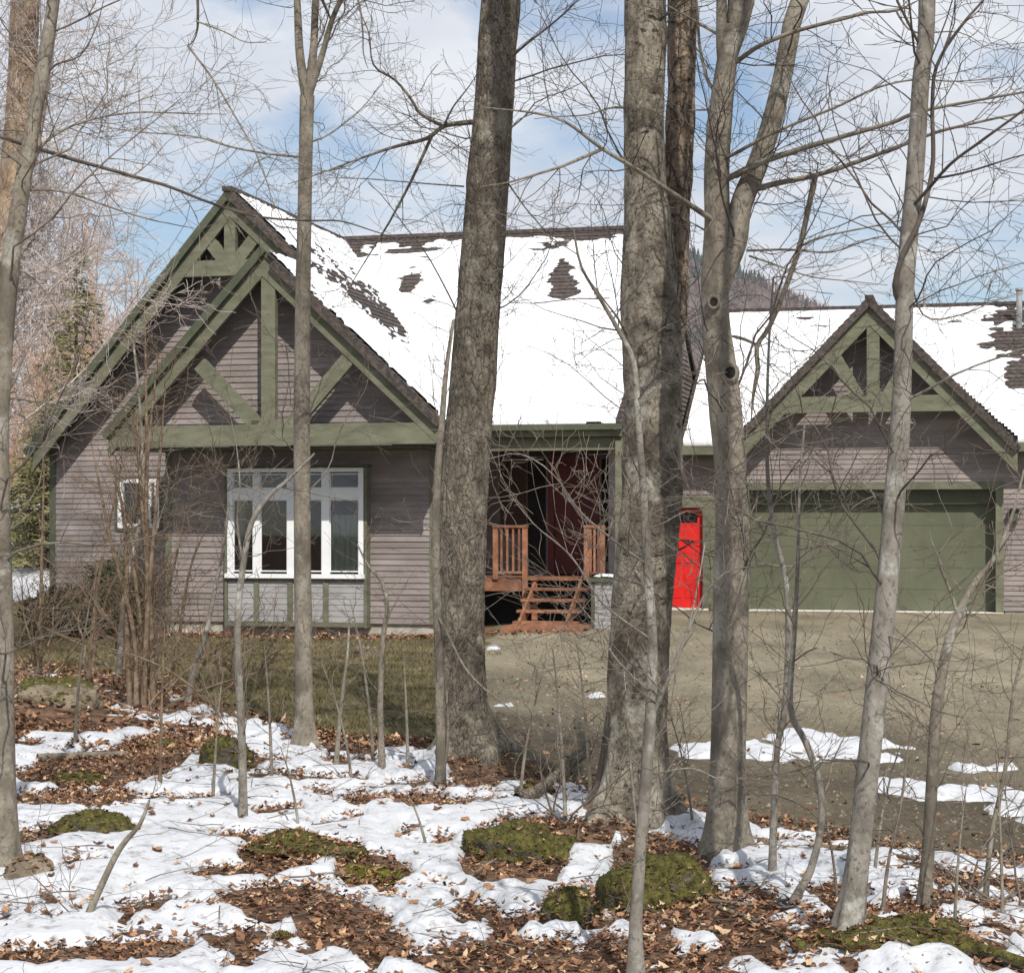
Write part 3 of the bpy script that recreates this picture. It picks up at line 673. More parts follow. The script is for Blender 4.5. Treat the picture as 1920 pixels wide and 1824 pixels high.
# --- garage door
gd = tag(empty('garage_door', (0, 0, 0)), 'wide plain olive garage door'); gd.parent = house
REC = .32
ns = 5; hh = (gz1 - .28 - .03) / ns
for k in range(ns): hbox('door_panel', gd, M_gdoor, g_u0 - .05, VG + REC, .03 + k * hh + .0025, g_u1 + .05, VG + REC + .05, .03 + (k + 1) * hh - .0025)
hbox('door_backing', gd, M_dark, g_u0 - .1, VG + REC + .052, .0, g_u1 + .1, VG + REC + .09, gz1)
hbox('door_header', gd, M_dgreen, g_u0 - .0, VG + .18, gz1 - .28, g_u1 + .0, VG + REC + .045, gz1 - .002)
for u_, w_ in ((g_u0 - .14, .15), (g_u1 - .01, .15)): hbox('casing', gd, M_green, u_, VG - .045, .0, u_ + w_, VG + REC - .003, gz1)
hbox('casing', gd, M_green, g_u0 - .14, VG - .05, gz1 + .002, g_u1 + .14, VG + .06, gz1 + .15)
hbox('sill', gd, M_apron, g_u0 - .2, VG - .10, -.06, g_u1 + .14, VG + REC + .02, .026)
# --- red door
rd = tag(empty('side_door', (0, 0, 0)), 'bright red entry door beside the garage'); rd.parent = house
hbox('door_leaf', rd, M_red, r_u0 + .02, VG + .12, .05, r_u1 - .03, VG + .17, rz1 - .30)
hbox('door_rail', rd, M_red, r_u0 + .02, VG + .12, rz1 - .10, r_u1 - .03, VG + .17, rz1 - .02)
hbox('pane', rd, M_glass, r_u0 + .14, VG + .14, rz1 - .30, r_u1 - .15, VG + .15, rz1 - .10)
for q in ((r_u0 + .02, r_u0 + .14), (r_u1 - .15, r_u1 - .03)): hbox('door_stile', rd, M_red, q[0], VG + .121, rz1 - .299, q[1], VG + .17, rz1 - .101)
for zz in ((.25, .80), (.95, rz1 - .42)):
    for q in ((r_u0 + .12, (r_u0 + r_u1) / 2 - .04), ((r_u0 + r_u1) / 2 + .03, r_u1 - .13)): hbox('raised_panel', rd, M_red, q[0], VG + .108, zz[0], q[1], VG + .119, zz[1])
hbox('door_backing', rd, M_dark, r_u0 - .1, VG + .2, .0, r_u1 + .1, VG + .24, rz1 + .1)
for u_, w_ in ((r_u0 - .16, .17), (r_u1 - .02, .30)): hbox('casing', rd, M_green, u_, VG - .04, .02, u_ + w_, VG + .115, rz1)
hbox('casing', rd, M_green, r_u0 - .16, VG - .045, rz1 + .002, r_u1 + .28, VG + .08, rz1 + .22)
hbox('sill', rd, M_apron, r_u0 - .1, VG - .08, -.06, r_u1 + .1, VG + .19, .045)
obj('handle', Tubes.mesh((lambda t: (t.add([L(r_u0 + .09, VG + .12, 1.0), L(r_u0 + .09, VG + .05, 1.0), L(r_u0 + .20, VG + .05, 1.0)], [.012] * 3, 8), t)[1])(Tubes()), 'handle'), M_metal, rd)
# lantern right of the garage door
ln = tag(empty('wall_lantern', (0, 0, 0)), 'small dark lantern right of the garage door'); ln.parent = house
lu, lz = hp(1901, 965, VG)
hbox('bracket', ln, M_dark, lu - .05, VG - .03, lz - .08, lu + .05, VG - .012, lz + .12); hbox('lamp_body', ln, M_dgreen, lu - .07, VG - .19, lz - .12, lu + .07, VG - .05, lz + .06)
hbox('lamp_cap', ln, M_dark, lu - .10, VG - .22, lz + .061, lu + .10, VG - .031, lz + .10)

# --- porch: door, deck, stairs, railings, pillar
pd = tag(empty('front_door', (0, 0, 0)), 'maroon front door deep in the shaded porch'); pd.parent = house
hbox('door_leaf', pd, M_maroon, door_u0, VP_ + .03, DK + .02, door_u1, VP_ + .08, DK + 2.05)
for zz in ((.2, .8), (.95, 1.85)):
    for q in (.12, .53): hbox('raised_panel', pd, M_maroon, door_u0 + q * (door_u1 - door_u0), VP_ + .017, DK + zz[0], door_u0 + (q + .33) * (door_u1 - door_u0), VP_ + .029, DK + zz[1])
for q in ((door_u0 - .119, door_u0 - .002), (door_u1 + .002, door_u1 + .119)): hbox('casing', pd, M_maroon, q[0], VP_ - .03, DK + .01, q[1], VP_ + .1, DK + 2.14)
hbox('casing', pd, M_maroon, door_u0 - .118, VP_ - .032, DK + 2.06, door_u1 + .118, VP_ + .1, DK + 2.149)
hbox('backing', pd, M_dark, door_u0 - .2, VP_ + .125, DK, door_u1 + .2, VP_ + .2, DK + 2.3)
hbox('lattice_panel', pd, M_ceil, cornR + .28, VP_ - .03, DK + .75, door_u0 - .52, VP_ - .005, 3.18)  # dark brown panel, widened over the mauve wall to deepen porch shade
hbox('head_panel', pd, M_ceil, door_u0 - .51, VP_ - .034, DK + 2.152, U_END - .305, VP_ - .005, 3.18)  # added dark panel over the door, porch shade put into its colour
hbox('shade_panel', pd, M_dark, door_u1 + .16, VP_ - .028, DK + .25, U_END - .36, VP_ - .003, DK + 2.1)  # flat near-black sheets on the wall, painted stand-in for porch shade
hbox('shade_panel', pd, M_dark, door_u0 - .5, VP_ - .028, DK + .1, door_u0 - .16, VP_ - .003, DK + 2.1)
deck = tag(empty('porch_deck', (0, 0, 0)), 'cedar deck boards of the porch'); deck.parent = house
VD = 30.95; dL, dR = cornR + .02, U_END - .35
nb = 14
for k in range(nb):
    v0_ = VD + k * (VP_ - VD) / nb; hbox('deck_board', deck, M_cedar, dL, v0_ + .004, DK - .035, dR, v0_ + (VP_ - VD) / nb - .004, DK - rng.uniform(0, .003))
stairs_u0, stairs_u1 = hp(984, 1100, 30.95)[0], hp(1108, 1100, 30.95)[0]
hbox('rim_joist', deck, M_cedar, dL, VD - .04, DK - .22, stairs_u0 - .0, VD - .002, DK - .037)
hbox('rim_joist', deck, M_cedar, stairs_u1 + .0, VD - .04, DK - .22, dR, VD - .002, DK - .037)
for u_ in (dL + .1, (dL + dR) / 2, dR - .2): hbox('deck_post', deck, M_cedar, u_, VD + .05, -.3, u_ + .09, VD + .14, DK - .036)
hbox('underdeck_dark', deck, M_dark, dL, VD + 1.2, -.3, dR, VD + 1.25, DK - .04)  # near-black sheet darkening the void under the deck
st = tag(empty('porch_stairs', (0, 0, 0)), 'open cedar stairs up to the porch'); st.parent = house
for k in range(4):
    z_ = DK - .175 * (k + 1) + .02; v_ = VD - .27 * (k + 1)
    for q in range(2): hbox('tread', st, M_cedar, stairs_u0 + .05, v_ + .135 * q + .003, z_ - .045, stairs_u1 - .02, v_ + .135 * q + .130, z_)
for u_ in (stairs_u0 + .16, stairs_u1 - .20):
    P = [L(u_, VD - .02, DK - .06), L(u_, VD - .02, DK - .36), L(u_, VD - 1.22, -.14), L(u_, VD - 1.22, .10)]
    obj('stringer', prism_mesh('stringer', P, (.04, 0, 0)), M_cedar, st)
pl0, pl1 = hp(948, 1190, 29.3)[0], hp(1100, 1190, 29.3)[0]
for k in range(6): hbox('landing_board', st, M_cedar, pl0, 29.0 + .12 * k, .045, pl1, 29.0 + .12 * k + .112, .085 - rng.uniform(0, .003))
hbox('landing_frame', st, M_cedar, pl0, 28.97, -.2, pl1, 28.998, .083)
for (ua, ub, lb) in ((hp(931, 1000, VD)[0], stairs_u0 + .02, 'left'), (stairs_u1 - .06, dR - .06, 'right')):
    rl = empty('railing', (0, 0, 0)); rl.parent = house
    for u_ in (ua, ub): hbox('newel_post', rl, M_cedar, u_ - .045, VD - .085, DK - .5 if (lb == 'left' and u_ == ub) else DK - .02, u_ + .045, VD - .041, DK + .86)
    hbox('top_rail', rl, M_cedar, ua - .05, VD - .10, DK + .862, ub + .05, VD - .01, DK + .905); hbox('bottom_rail', rl, M_cedar, ua + .046, VD - .08, DK + .08, ub - .046, VD - .045, DK + .12)
    nbal = max(3, int((ub - ua) / .11))
    for k in range(nbal):
        u_ = ua + (k + 1) * (ub - ua) / (nbal + 1); hbox('baluster', rl, M_cedar, u_ - .018, VD - .078, DK + .121, u_ + .018, VD - .046, DK + .861)
pil = tag(empty('porch_pillar', (0, 0, 0)), 'pale clapboard pillar base with green cap and post'); pil.parent = house
VPI = 29.95; p0, p1 = hp(1110, 1150, VPI)[0], hp(1110, 1150, VPI)[0] + .62
zc = hp(1130, 1083, VPI)[1]
hbox('pillar_core', pil, M_panel, p0, VPI, -.35, p1, VPI + .5, zc - .07)
z = -.12
while z < zc - .12:
    k = bpy.data.objects.new('clapboard', cbp); COL.objects.link(k); k.parent = pil; k.location = L(p0, VPI - .001, z); k.scale = (p1 - p0, .012, EXPO + .01); z += EXPO
for q in ((p0 - .012, p0 + .05),): hbox('corner_board', pil, M_dgreen, q[0], VPI - .022, -.3, q[1], VPI - .0135, zc - .072)
hbox('cap', pil, M_dgreen, p0 - .05, VPI - .06, zc - .068, p1 + .05, VPI + .55, zc)
hbox('post', pil, M_green, p0 + .30, VPI + .45 + .0, zc + .001, p0 + .44, VPI + .59, EZ - .3)

# --- snow on the roofs and on the pillar cap
def on_roof(px, py, o, nr):        # pixel -> house point on roof plane
    d = ray(px, py); uo = np.array([d[0] * CT - d[1] * ST, d[0] * ST + d[1] * CT, d[2]]); e = np.array([0, 0, EYE])
    t = np.dot(o - e, nr) / np.dot(uo, nr); return e + uo * t
def roof_snow(name, label, o, du, ds, nr, ua, ub, S, hf, inside, res=.06, lip=False):
    o, du, ds = np.array(o, float), np.array(du, float), np.array(ds, float)
    A = np.arange(ua, ub, res); B = np.concatenate([[-.085, -.07, -.05, -.025], np.arange(0, S, res)]) if lip else np.arange(0, S, res); X, Y = np.meshgrid(A, B)
    h = hf(X, Y)
    if lip: e_ = -.06 + .045 * vnoise(X * 2.6, 0, 0, 5); h = np.where(Y < e_, -.06, h + .02 * sstep(.5, 0, Y)); h = np.where(inside(X, Y), h, -.05)
    P = o + X[..., None] * du + Y[..., None] * ds + (h[..., None] + .02) * nr
    P = P - np.array([U0, V0, 0]); nx, ny = len(A), len(B)
    i = (np.arange(ny - 1)[:, None] * nx + np.arange(nx - 1)[None, :]).ravel(); Q = np.stack([i, i + 1, i + nx + 1, i + nx], -1)
    k = (h > -.02).ravel(); kin = inside(X, Y).ravel(); Q = Q[k[Q].any(1) & kin[Q].all(1)]
    used = np.unique(Q); rm = np.full(nx * ny, -1); rm[used] = np.arange(len(used))
    P = P.reshape(-1, 3)[used]
    w = np.stack([P[:, 0] * CT + P[:, 1] * ST, -P[:, 0] * ST + P[:, 1] * CT, P[:, 2]], -1) + np.array(house.location)
    tag(obj(name, np_mesh(name, w, [rm[Q]], True), M_rsnow), label, 'snow', kind='stuff')
def patches(L_, o, du, ds, nr):
    out = []
    for px, py, rx, ry, s in L_:
        p = on_roof(px, py, o, nr); q = on_roof(px + rx, py, o, nr); r = on_roof(px, py + ry, o, nr)
        X, Y = np.dot(p - o, du), np.dot(p - o, ds); out.append((X, Y, max(np.linalg.norm(q - p), .03), max(np.linalg.norm(r - p), .03), s))
    return out
def pat(E, X, Y):
    r = np.zeros(np.shape(X))
    for cx, cy, rx, ry, s in E: r = np.maximum(r, s * np.clip(1.35 - np.sqrt(((X - cx) / rx) ** 2 + ((Y - cy) / ry) ** 2), 0, 1))
    return r
dum = np.array([1., 0, 0]); dgr = np.array([0., 1, 0])
Pm = patches([(772, 525, 30, 30, 1.1), (810, 560, 22, 14, .9), (1055, 515, 26, 42, 1.25), (1060, 545, 34, 18, 1.2), (1090, 450, 75, 16, .75), (1020, 470, 40, 16, .7), (800, 490, 45, 10, .7), (1140, 470, 30, 8, .6), (690, 470, 30, 30, .6),
              (760, 470, 60, 7, .6), (1090, 500, 24, 8, .6), (1140, 560, 20, 6, .6)], o_main, dum, ds_main, n_main)
Ps = patches([(1058, 538, 22, 13, 1), (1055, 512, 14, 14, 1), (768, 536, 14, 13, .8)], o_main, dum, ds_main, n_main)
def hm(X, Y):
    rowq = np.floor(Y / .155)
    n = fbm(X * .55, Y * 1.6, 0, 3, 3); st_ = vnoise(X * 1.6, rowq * 7.3, 0, 9) * .5 + fbm(X * 5, Y * 11, 0, 2, 6) * .35
    s = .62 + .25 * n + .18 * st_ - pat(Pm, X, Y) * (.75 + 1.5 * st_ + .6 * vnoise(X * 9, Y * 22, 0, 41)) * 1.2 - 1.5 * sstep(S_main - .42, S_main - .10, Y + .10 * st_) - .55 * sstep(S_main - 1.2, S_main - .3, Y) * (.6 + st_ * 1.7)
    s = s - 2.2 * pat(Ps, X, Y)
    return np.clip(s * .11, -.05, .045)
roof_snow('roof_snow', 'snow blanket on the long main roof', o_main, dum, ds_main, n_main, -12.6, U_END - .05, S_main - .05, hm,
          lambda X, Y: X > ur(EZ + ds_main[2] * Y) - .10, lip=True)
Pg = patches([(575, 455, 26, 12, .9), (620, 495, 40, 15, 1.15), (665, 540, 40, 18, 1.45), (705, 582, 30, 18, 1.7), (560, 520, 10, 30, .7), (600, 560, 10, 30, .5)], o_gr, dgr, ds_gr, n_gr)
def hg(X, Y):
    n = fbm(X * .9, Y * 1.2, 0, 3, 23); n2 = fbm(X * 4.2, Y * 6, 0, 3, 29)
    s = .62 + .22 * n + .75 * n2 + .85 * vnoise(X * 11, Y * 15, 0, 37) - pat(Pg, X, Y) * .95 - 1.2 * sstep(S_gr - .2, S_gr, Y) + .35 * sstep(3.2, 5.2, Y)
    return np.clip(s * .09, -.05, .035)
def in_gr(X, Y):
    z = z_eR + ds_gr[2] * Y
    return (X > np.where(z < FZ - .05, VT + .02, VRT + .02)) & (X < v_valley(z) + .05)
roof_snow('roof_snow', 'thin speckled snow on the right slope of the left gable', o_gr, dgr, ds_gr, n_gr, VT - .1, MAIN_V, S_gr - .05, hg, in_gr, .045)
o_g = np.array([0, VGE, G_EZ])
Pq = patches([(1900, 625, 42, 55, 2.6), (1920, 700, 34, 40, 2.4), (1860, 600, 26, 14, 1.0), (1510, 597, 26, 7, .9), (1540, 612, 50, 5, .7), (1300, 600, 16, 8, 1.0), (1790, 605, 40, 5, .6), (1850, 650, 30, 10, .8), (1830, 720, 30, 6, .5), (1300, 806, 30, 8, .5)], o_g, dum, ds_g, n_g)
def hq(X, Y):
    rowq = np.floor(Y / .155); st_ = vnoise(X * 1.4, rowq * 5.1, 0, 19) * .5 + fbm(X * 5, Y * 10, 0, 2, 16) * .3
    s = .66 + .2 * fbm(X * .6, Y * 1.4, 0, 3, 13) + .15 * st_ - pat(Pq, X, Y) * (.85 + 1.4 * st_ + .5 * vnoise(X * 9, Y * 22, 0, 43)) * 1.25 - 1.5 * sstep(S_g - .22, S_g - .04, Y + .08 * st_)
    return np.clip(s * .11, -.05, .045)
def in_g(X, Y):
    z = G_EZ + ds_g[2] * Y
    return np.abs(X - GU) > (GZ - z) / GS + .03
roof_snow('roof_snow', 'snow blanket on the garage roof either side of its gable', o_g, dum, ds_g, n_g, U_END + .1, U_GEND + .2, S_g - .04, hq, in_g, lip=True)
xs = np.linspace(p0 - .02, p1 + .02, 16); ys = np.linspace(VPI - .03, VPI + .42, 14)
def cap_h(X, Y): return zc + .055 * np.clip(1.1 - np.maximum(np.abs(X - (p0 + p1) / 2) / .33, np.abs(Y - VPI - .2) / .25), 0, .4) / .4 + .012 * vnoise(X * 9, Y * 9) - .004
Xc, Yc = np.meshgrid(xs, ys); Zc = cap_h(Xc, Yc)
wv = np.stack([Xc * CT + Yc * ST, -Xc * ST + Yc * CT, Zc], -1).reshape(-1, 3); i = (np.arange(13)[:, None] * 16 + np.arange(15)[None, :]).ravel()
tag(obj('snow_pad', np_mesh('snow_pad', wv, [np.stack([i, i + 1, i + 17, i + 16], -1)], True), M_rsnow), 'small pad of snow on the pillar cap by the porch stairs', 'snow')
# vent pipes on the garage ridge
for px, top, lb in ((1733, 545, 'thin vent pipe on the garage ridge right of the gable'), (1911, 545, 'thicker vent pipe at the right end of the garage roof')):
    u_, zt = hp(px, top, G_RV - (.15 if px < 1800 else .9)); v_ = G_RV - (.15 if px < 1800 else .9); t = Tubes(); rr = .03 if px < 1800 else .06
    zb = G_EZ + G_S * (v_ - VGE) - .1
    t.add([L(u_, v_, zb), L(u_, v_, (zb + zt) / 2), L(u_, v_, zt), L(u_, v_, zt + .001)], [rr, rr, rr, .001], 12)
    t.add([L(u_, v_, zt + .002), L(u_, v_, zt + .05), L(u_, v_, zt + .06)], [rr * 1.35, rr * 1.35, .001], 12)
    o = tag(obj('vent_pipe', t.mesh('vent_pipe'), M_metal, house), lb)
# ------------------------------------------------------------------ trees
def bark(name, c1, c2, c3, scale, stretch, bump=.6, bscale=None, lichen=None, lo=.34, hi=.66, bdist=.02):
    m = mat(name, c1, c2, scale, .92, bump, bscale, stretch, 7, c3, spec=.1, lo=lo, hi=hi, bdist=bdist)
    if lichen:
        n, l = m.node_tree.nodes, m.node_tree.links; b = n['Principled BSDF']; src = b.inputs['Base Color'].links[0].from_socket
        z = n.new('ShaderNodeTexNoise'); z.inputs['Scale'].default_value = lichen[1]; z.inputs['Detail'].default_value = 5; l.new(n.new('ShaderNodeNewGeometry').outputs['Position'], z.inputs['Vector'])
        r = n.new('ShaderNodeValToRGB'); r.color_ramp.elements[0].position = lichen[2]; r.color_ramp.elements[1].position = lichen[2] + .12; l.new(z.outputs['Fac'], r.inputs['Fac'])
        x = n.new('ShaderNodeMix'); x.data_type = 'RGBA'; x.inputs[7].default_value = (*lichen[0], 1); l.new(r.outputs[0], x.inputs['Factor']); l.new(src, x.inputs[6]); l.new(x.outputs[2], b.inputs['Base Color'])
    return m
def bark_plates(name, dark, mid, light, vs, zst, lent=None, lichen=None, crack=.10, bump=1.0, bdist=.03):
    m = bpy.data.materials.new(name); m.use_nodes = True; n, l = m.node_tree.nodes, m.node_tree.links; b = n['Principled BSDF']; b.inputs['Roughness'].default_value = .95; b.inputs['Specular IOR Level'].default_value = .08
    pos = n.new('ShaderNodeNewGeometry').outputs['Position']
    def nz(s, st=(1, 1, 1), d=6):
        mp_ = n.new('ShaderNodeMapping'); mp_.inputs['Scale'].default_value = st; l.new(pos, mp_.inputs['Vector']); z = n.new('ShaderNodeTexNoise'); z.inputs['Scale'].default_value = s; z.inputs['Detail'].default_value = d; z.inputs['Roughness'].default_value = .65; l.new(mp_.outputs[0], z.inputs['Vector']); return z
    def rp(f, st):
        r = n.new('ShaderNodeValToRGB'); e = r.color_ramp.elements; e[0].position, e[0].color = st[0][0], (*st[0][1], 1); e[1].position, e[1].color = st[-1][0], (*st[-1][1], 1)
        for p_, c_ in st[1:-1]: x = e.new(p_); x.color = (*c_, 1)
        l.new(f, r.inputs['Fac']); return r.outputs[0]
    def mix(f, a, c):
        x = n.new('ShaderNodeMix'); x.data_type = 'RGBA'; l.new(f, x.inputs['Factor']); l.new(a, x.inputs[6])
        if isinstance(c, tuple): x.inputs[7].default_value = (*c, 1)
        else: l.new(c, x.inputs[7])
        return x.outputs[2]
    base = rp(nz(11, (1, 1, .6)).outputs['Fac'], [(.30, dark), (.48, mid), (.68, light)])
    base = mix(rp(nz(2.6, (1, 1, .7), 5).outputs['Fac'], [(.49, (0, 0, 0)), (.62, (.85, .85, .85))]), base, tuple(q * .75 + r_ * .1 for q, r_ in zip(dark, mid)))
    dn = nz(7); ds_ = n.new('ShaderNodeVectorMath'); ds_.operation = 'MULTIPLY_ADD'; ds_.inputs[1].default_value = (.09, .09, .09); l.new(dn.outputs['Color'], ds_.inputs[0]); l.new(pos, ds_.inputs[2])
    mp2 = n.new('ShaderNodeMapping'); mp2.inputs['Scale'].default_value = (1, 1, zst); l.new(ds_.outputs[0], mp2.inputs['Vector'])
    vo = n.new('ShaderNodeTexVoronoi'); vo.feature = 'DISTANCE_TO_EDGE'; vo.inputs['Scale'].default_value = vs; l.new(mp2.outputs[0], vo.inputs['Vector'])
    ck = rp(vo.outputs['Distance'], [(0, (1, 1, 1)), (crack, (0, 0, 0))]); fine = rp(nz(60, (1, 1, .7), 4).outputs['Fac'], [(.36, (1, 1, 1)), (.52, (0, 0, 0))])
    c = mix(fine, base, mix(fine, base, dark))
    if crack > .05: c = mix(ck, c, tuple(q * .5 for q in dark))
    if lent: c = mix(rp(nz(lent[0], (1, 1, lent[1]), 4).outputs['Fac'], [(lent[2], (0, 0, 0)), (lent[2] + .07, (1, 1, 1))]), c, tuple(q * .55 for q in dark))
    if lichen: c = mix(rp(nz(lichen[1]).outputs['Fac'], [(lichen[2], (0, 0, 0)), (lichen[2] + .10, (1, 1, 1))]), c, mix(fine, rp(nz(40).outputs['Fac'], [(.3, tuple(q * .7 for q in lichen[0])), (.7, lichen[0])]), mid))
    l.new(c, b.inputs['Base Color'])
    h1 = n.new('ShaderNodeMath'); h1.operation = 'MULTIPLY_ADD'; h1.inputs[1].default_value = .8 if crack > .05 else 0.0; l.new(vo.outputs['Distance'], h1.inputs[0]); l.new(nz(30, (1, 1, .6)).outputs['Fac'], h1.inputs[2])
    bp = n.new('ShaderNodeBump'); bp.inputs['Strength'].default_value = bump; bp.inputs['Distance'].default_value = bdist; l.new(h1.outputs[0], bp.inputs['Height']); l.new(bp.outputs[0], b.inputs['Normal'])
    return m
B_dark = bark_plates('maple_bark', (.10, .082, .062), (.205, .175, .135), (.32, .28, .22), 26, .3, None, ((.37, .345, .265), 6, .545), crack=.07, bdist=.035)
B_birch = bark_plates('birch_bark', (.075, .06, .046), (.235, .205, .158), (.39, .35, .28), 9, .6, (9, 3.0, .60), ((.44, .41, .335), 4.5, .535), crack=.035, bump=.8)
B_beech = bark_plates('beech_bark', (.12, .103, .08), (.215, .188, .148), (.295, .262, .21), 5, .5, (14, 3.0, .66), ((.37, .35, .295), 4.5, .56), crack=.015, bump=.5, bdist=.015)
B_pale = bark_plates('pale_bark', (.12, .105, .086), (.215, .195, .165), (.285, .262, .225), 6, .5, (16, 3.0, .64), ((.40, .385, .34), 5, .55), crack=.012, bump=.45, bdist=.012)
B_twig = mat('twig_bark', (.105, .085, .066), (.235, .20, .165), 14, .9, c3=(.17, .14, .112), spec=.1)
B_twigd = mat('dark_twig_bark', (.060, .050, .042), (.14, .118, .10), 14, .9, c3=(.098, .082, .07), spec=.1)
B_orange = bark('warm_bark', (.20, .14, .095), (.40, .31, .22), (.31, .225, .15), 9, (1, 1, .8), .6, 25, ((.22, .19, .15), 3, .56))
B_brown = mat('brown_stem', (.10, .072, .05), (.25, .185, .13), 10, .9, c3=(.17, .122, .083), spec=.1)
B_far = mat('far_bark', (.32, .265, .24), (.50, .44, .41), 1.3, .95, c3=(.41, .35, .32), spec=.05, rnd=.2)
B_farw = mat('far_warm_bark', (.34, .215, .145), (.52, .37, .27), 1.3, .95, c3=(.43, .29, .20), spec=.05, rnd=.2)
B_rot = bark_plates('rotten_bark', (.11, .082, .058), (.32, .245, .175), (.44, .36, .275), 13, .35, (8, .7, .60), ((.20, .18, .14), 5, .57), crack=.10, bdist=.04)

def smooth_path(P, step):
    P = np.asarray(P, float)
    if len(P) < 3: 
        k = max(2, int(np.linalg.norm(P[-1] - P[0]) / step) + 1); t = np.linspace(0, 1, k)[:, None]; return P[0] * (1 - t) + P[-1] * t, np.linspace(0, len(P) - 1, k)
    Q = np.concatenate([[2 * P[0] - P[1]], P, [2 * P[-1] - P[-2]]]); out, par = [], []
    for i in range(len(P) - 1):
        p0, p1, p2, p3 = Q[i:i + 4]; k = max(2, int(np.linalg.norm(p2 - p1) / step) + 1)
        t = np.linspace(0, 1, k, endpoint=False)[:, None]
        out.append(.5 * (2 * p1 + (p2 - p0) * t + (2 * p0 - 5 * p1 + 4 * p2 - p3) * t * t + (3 * p1 - p0 - 3 * p2 + p3) * t ** 3)); par.append(i + t[:, 0])
    out.append(P[-1:]); par.append([len(P) - 1]); return np.concatenate(out), np.concatenate(par)

def unit(v): return v / (np.linalg.norm(v) + 1e-9)
def grow(tb, p, d, Ln, r, lvl, R, up=.03, jit=.21, dens=6.0, flat=.6, minr=.0012):
    n = int(min(10, max(4, Ln / .08))); seg = Ln / n
    J = np.cumsum(R.normal(size=(n, 3)) * jit, 0); J[:, 2] += up * np.arange(1, n + 1)
    D = d + J; D /= np.linalg.norm(D, axis=1, keepdims=True)
    P = np.concatenate([[p], p + np.cumsum(D * seg, 0)]); rr = np.linspace(r, max(r * .30, minr), n + 1)
    tb.add(P, rr, 3 if r < .006 else 4 if r < .012 else 6)
    if lvl > 0:
        m = int(Ln * dens + R.random())
        for _ in range(m):
            t = R.uniform(.12, 1.0); i = min(n - 1, int(t * n)); q = R.normal(size=3); q[2] *= flat; q -= D[i] * np.dot(q, D[i]); q = unit(q)
            A = math.radians(R.uniform(28, 68)); cd = unit(math.cos(A) * D[i] + math.sin(A) * q)
            f = t * n - i; grow(tb, P[i] * (1 - f) + P[i + 1] * f, cd, Ln * R.uniform(.28, .62) * (1.15 - .55 * t), max(rr[i] * .58, minr), lvl - 1, R, up, jit * 1.1, dens * 1.35, flat, minr)

def rough_fn(amp, cf, zf, flare=0.0, base_z=0.0, seed=1, lobes=5, lump=0.0):
    def f(P, a, k):
        ca, sa = np.cos(a)[None, :], np.sin(a)[None, :]; z = P[:, 2][:, None]; s = np.arange(k)[:, None] * 0 + z
        n = fbm(ca * cf + seed, sa * cf, s * zf, 3, seed)
        g = 1 + amp * n
        if lump: g = g + lump * vnoise(ca * 1.2 + seed * 3, sa * 1.2, s * 2.2, seed + 5)
        if flare: g = g + flare * np.exp(-np.clip(s - base_z, 0, 9) / .14) * (1 + .55 * np.cos(lobes * a + seed)[None, :])
        return g
    return f

def px_path(pts, Y):
    return np.array([at(p[0], p[1], Y + (p[3] if len(p) > 3 else 0)) for p in pts]), np.array([p[2] * .5 / F * (Y + (p[3] if len(p) > 3 else 0)) for p in pts])

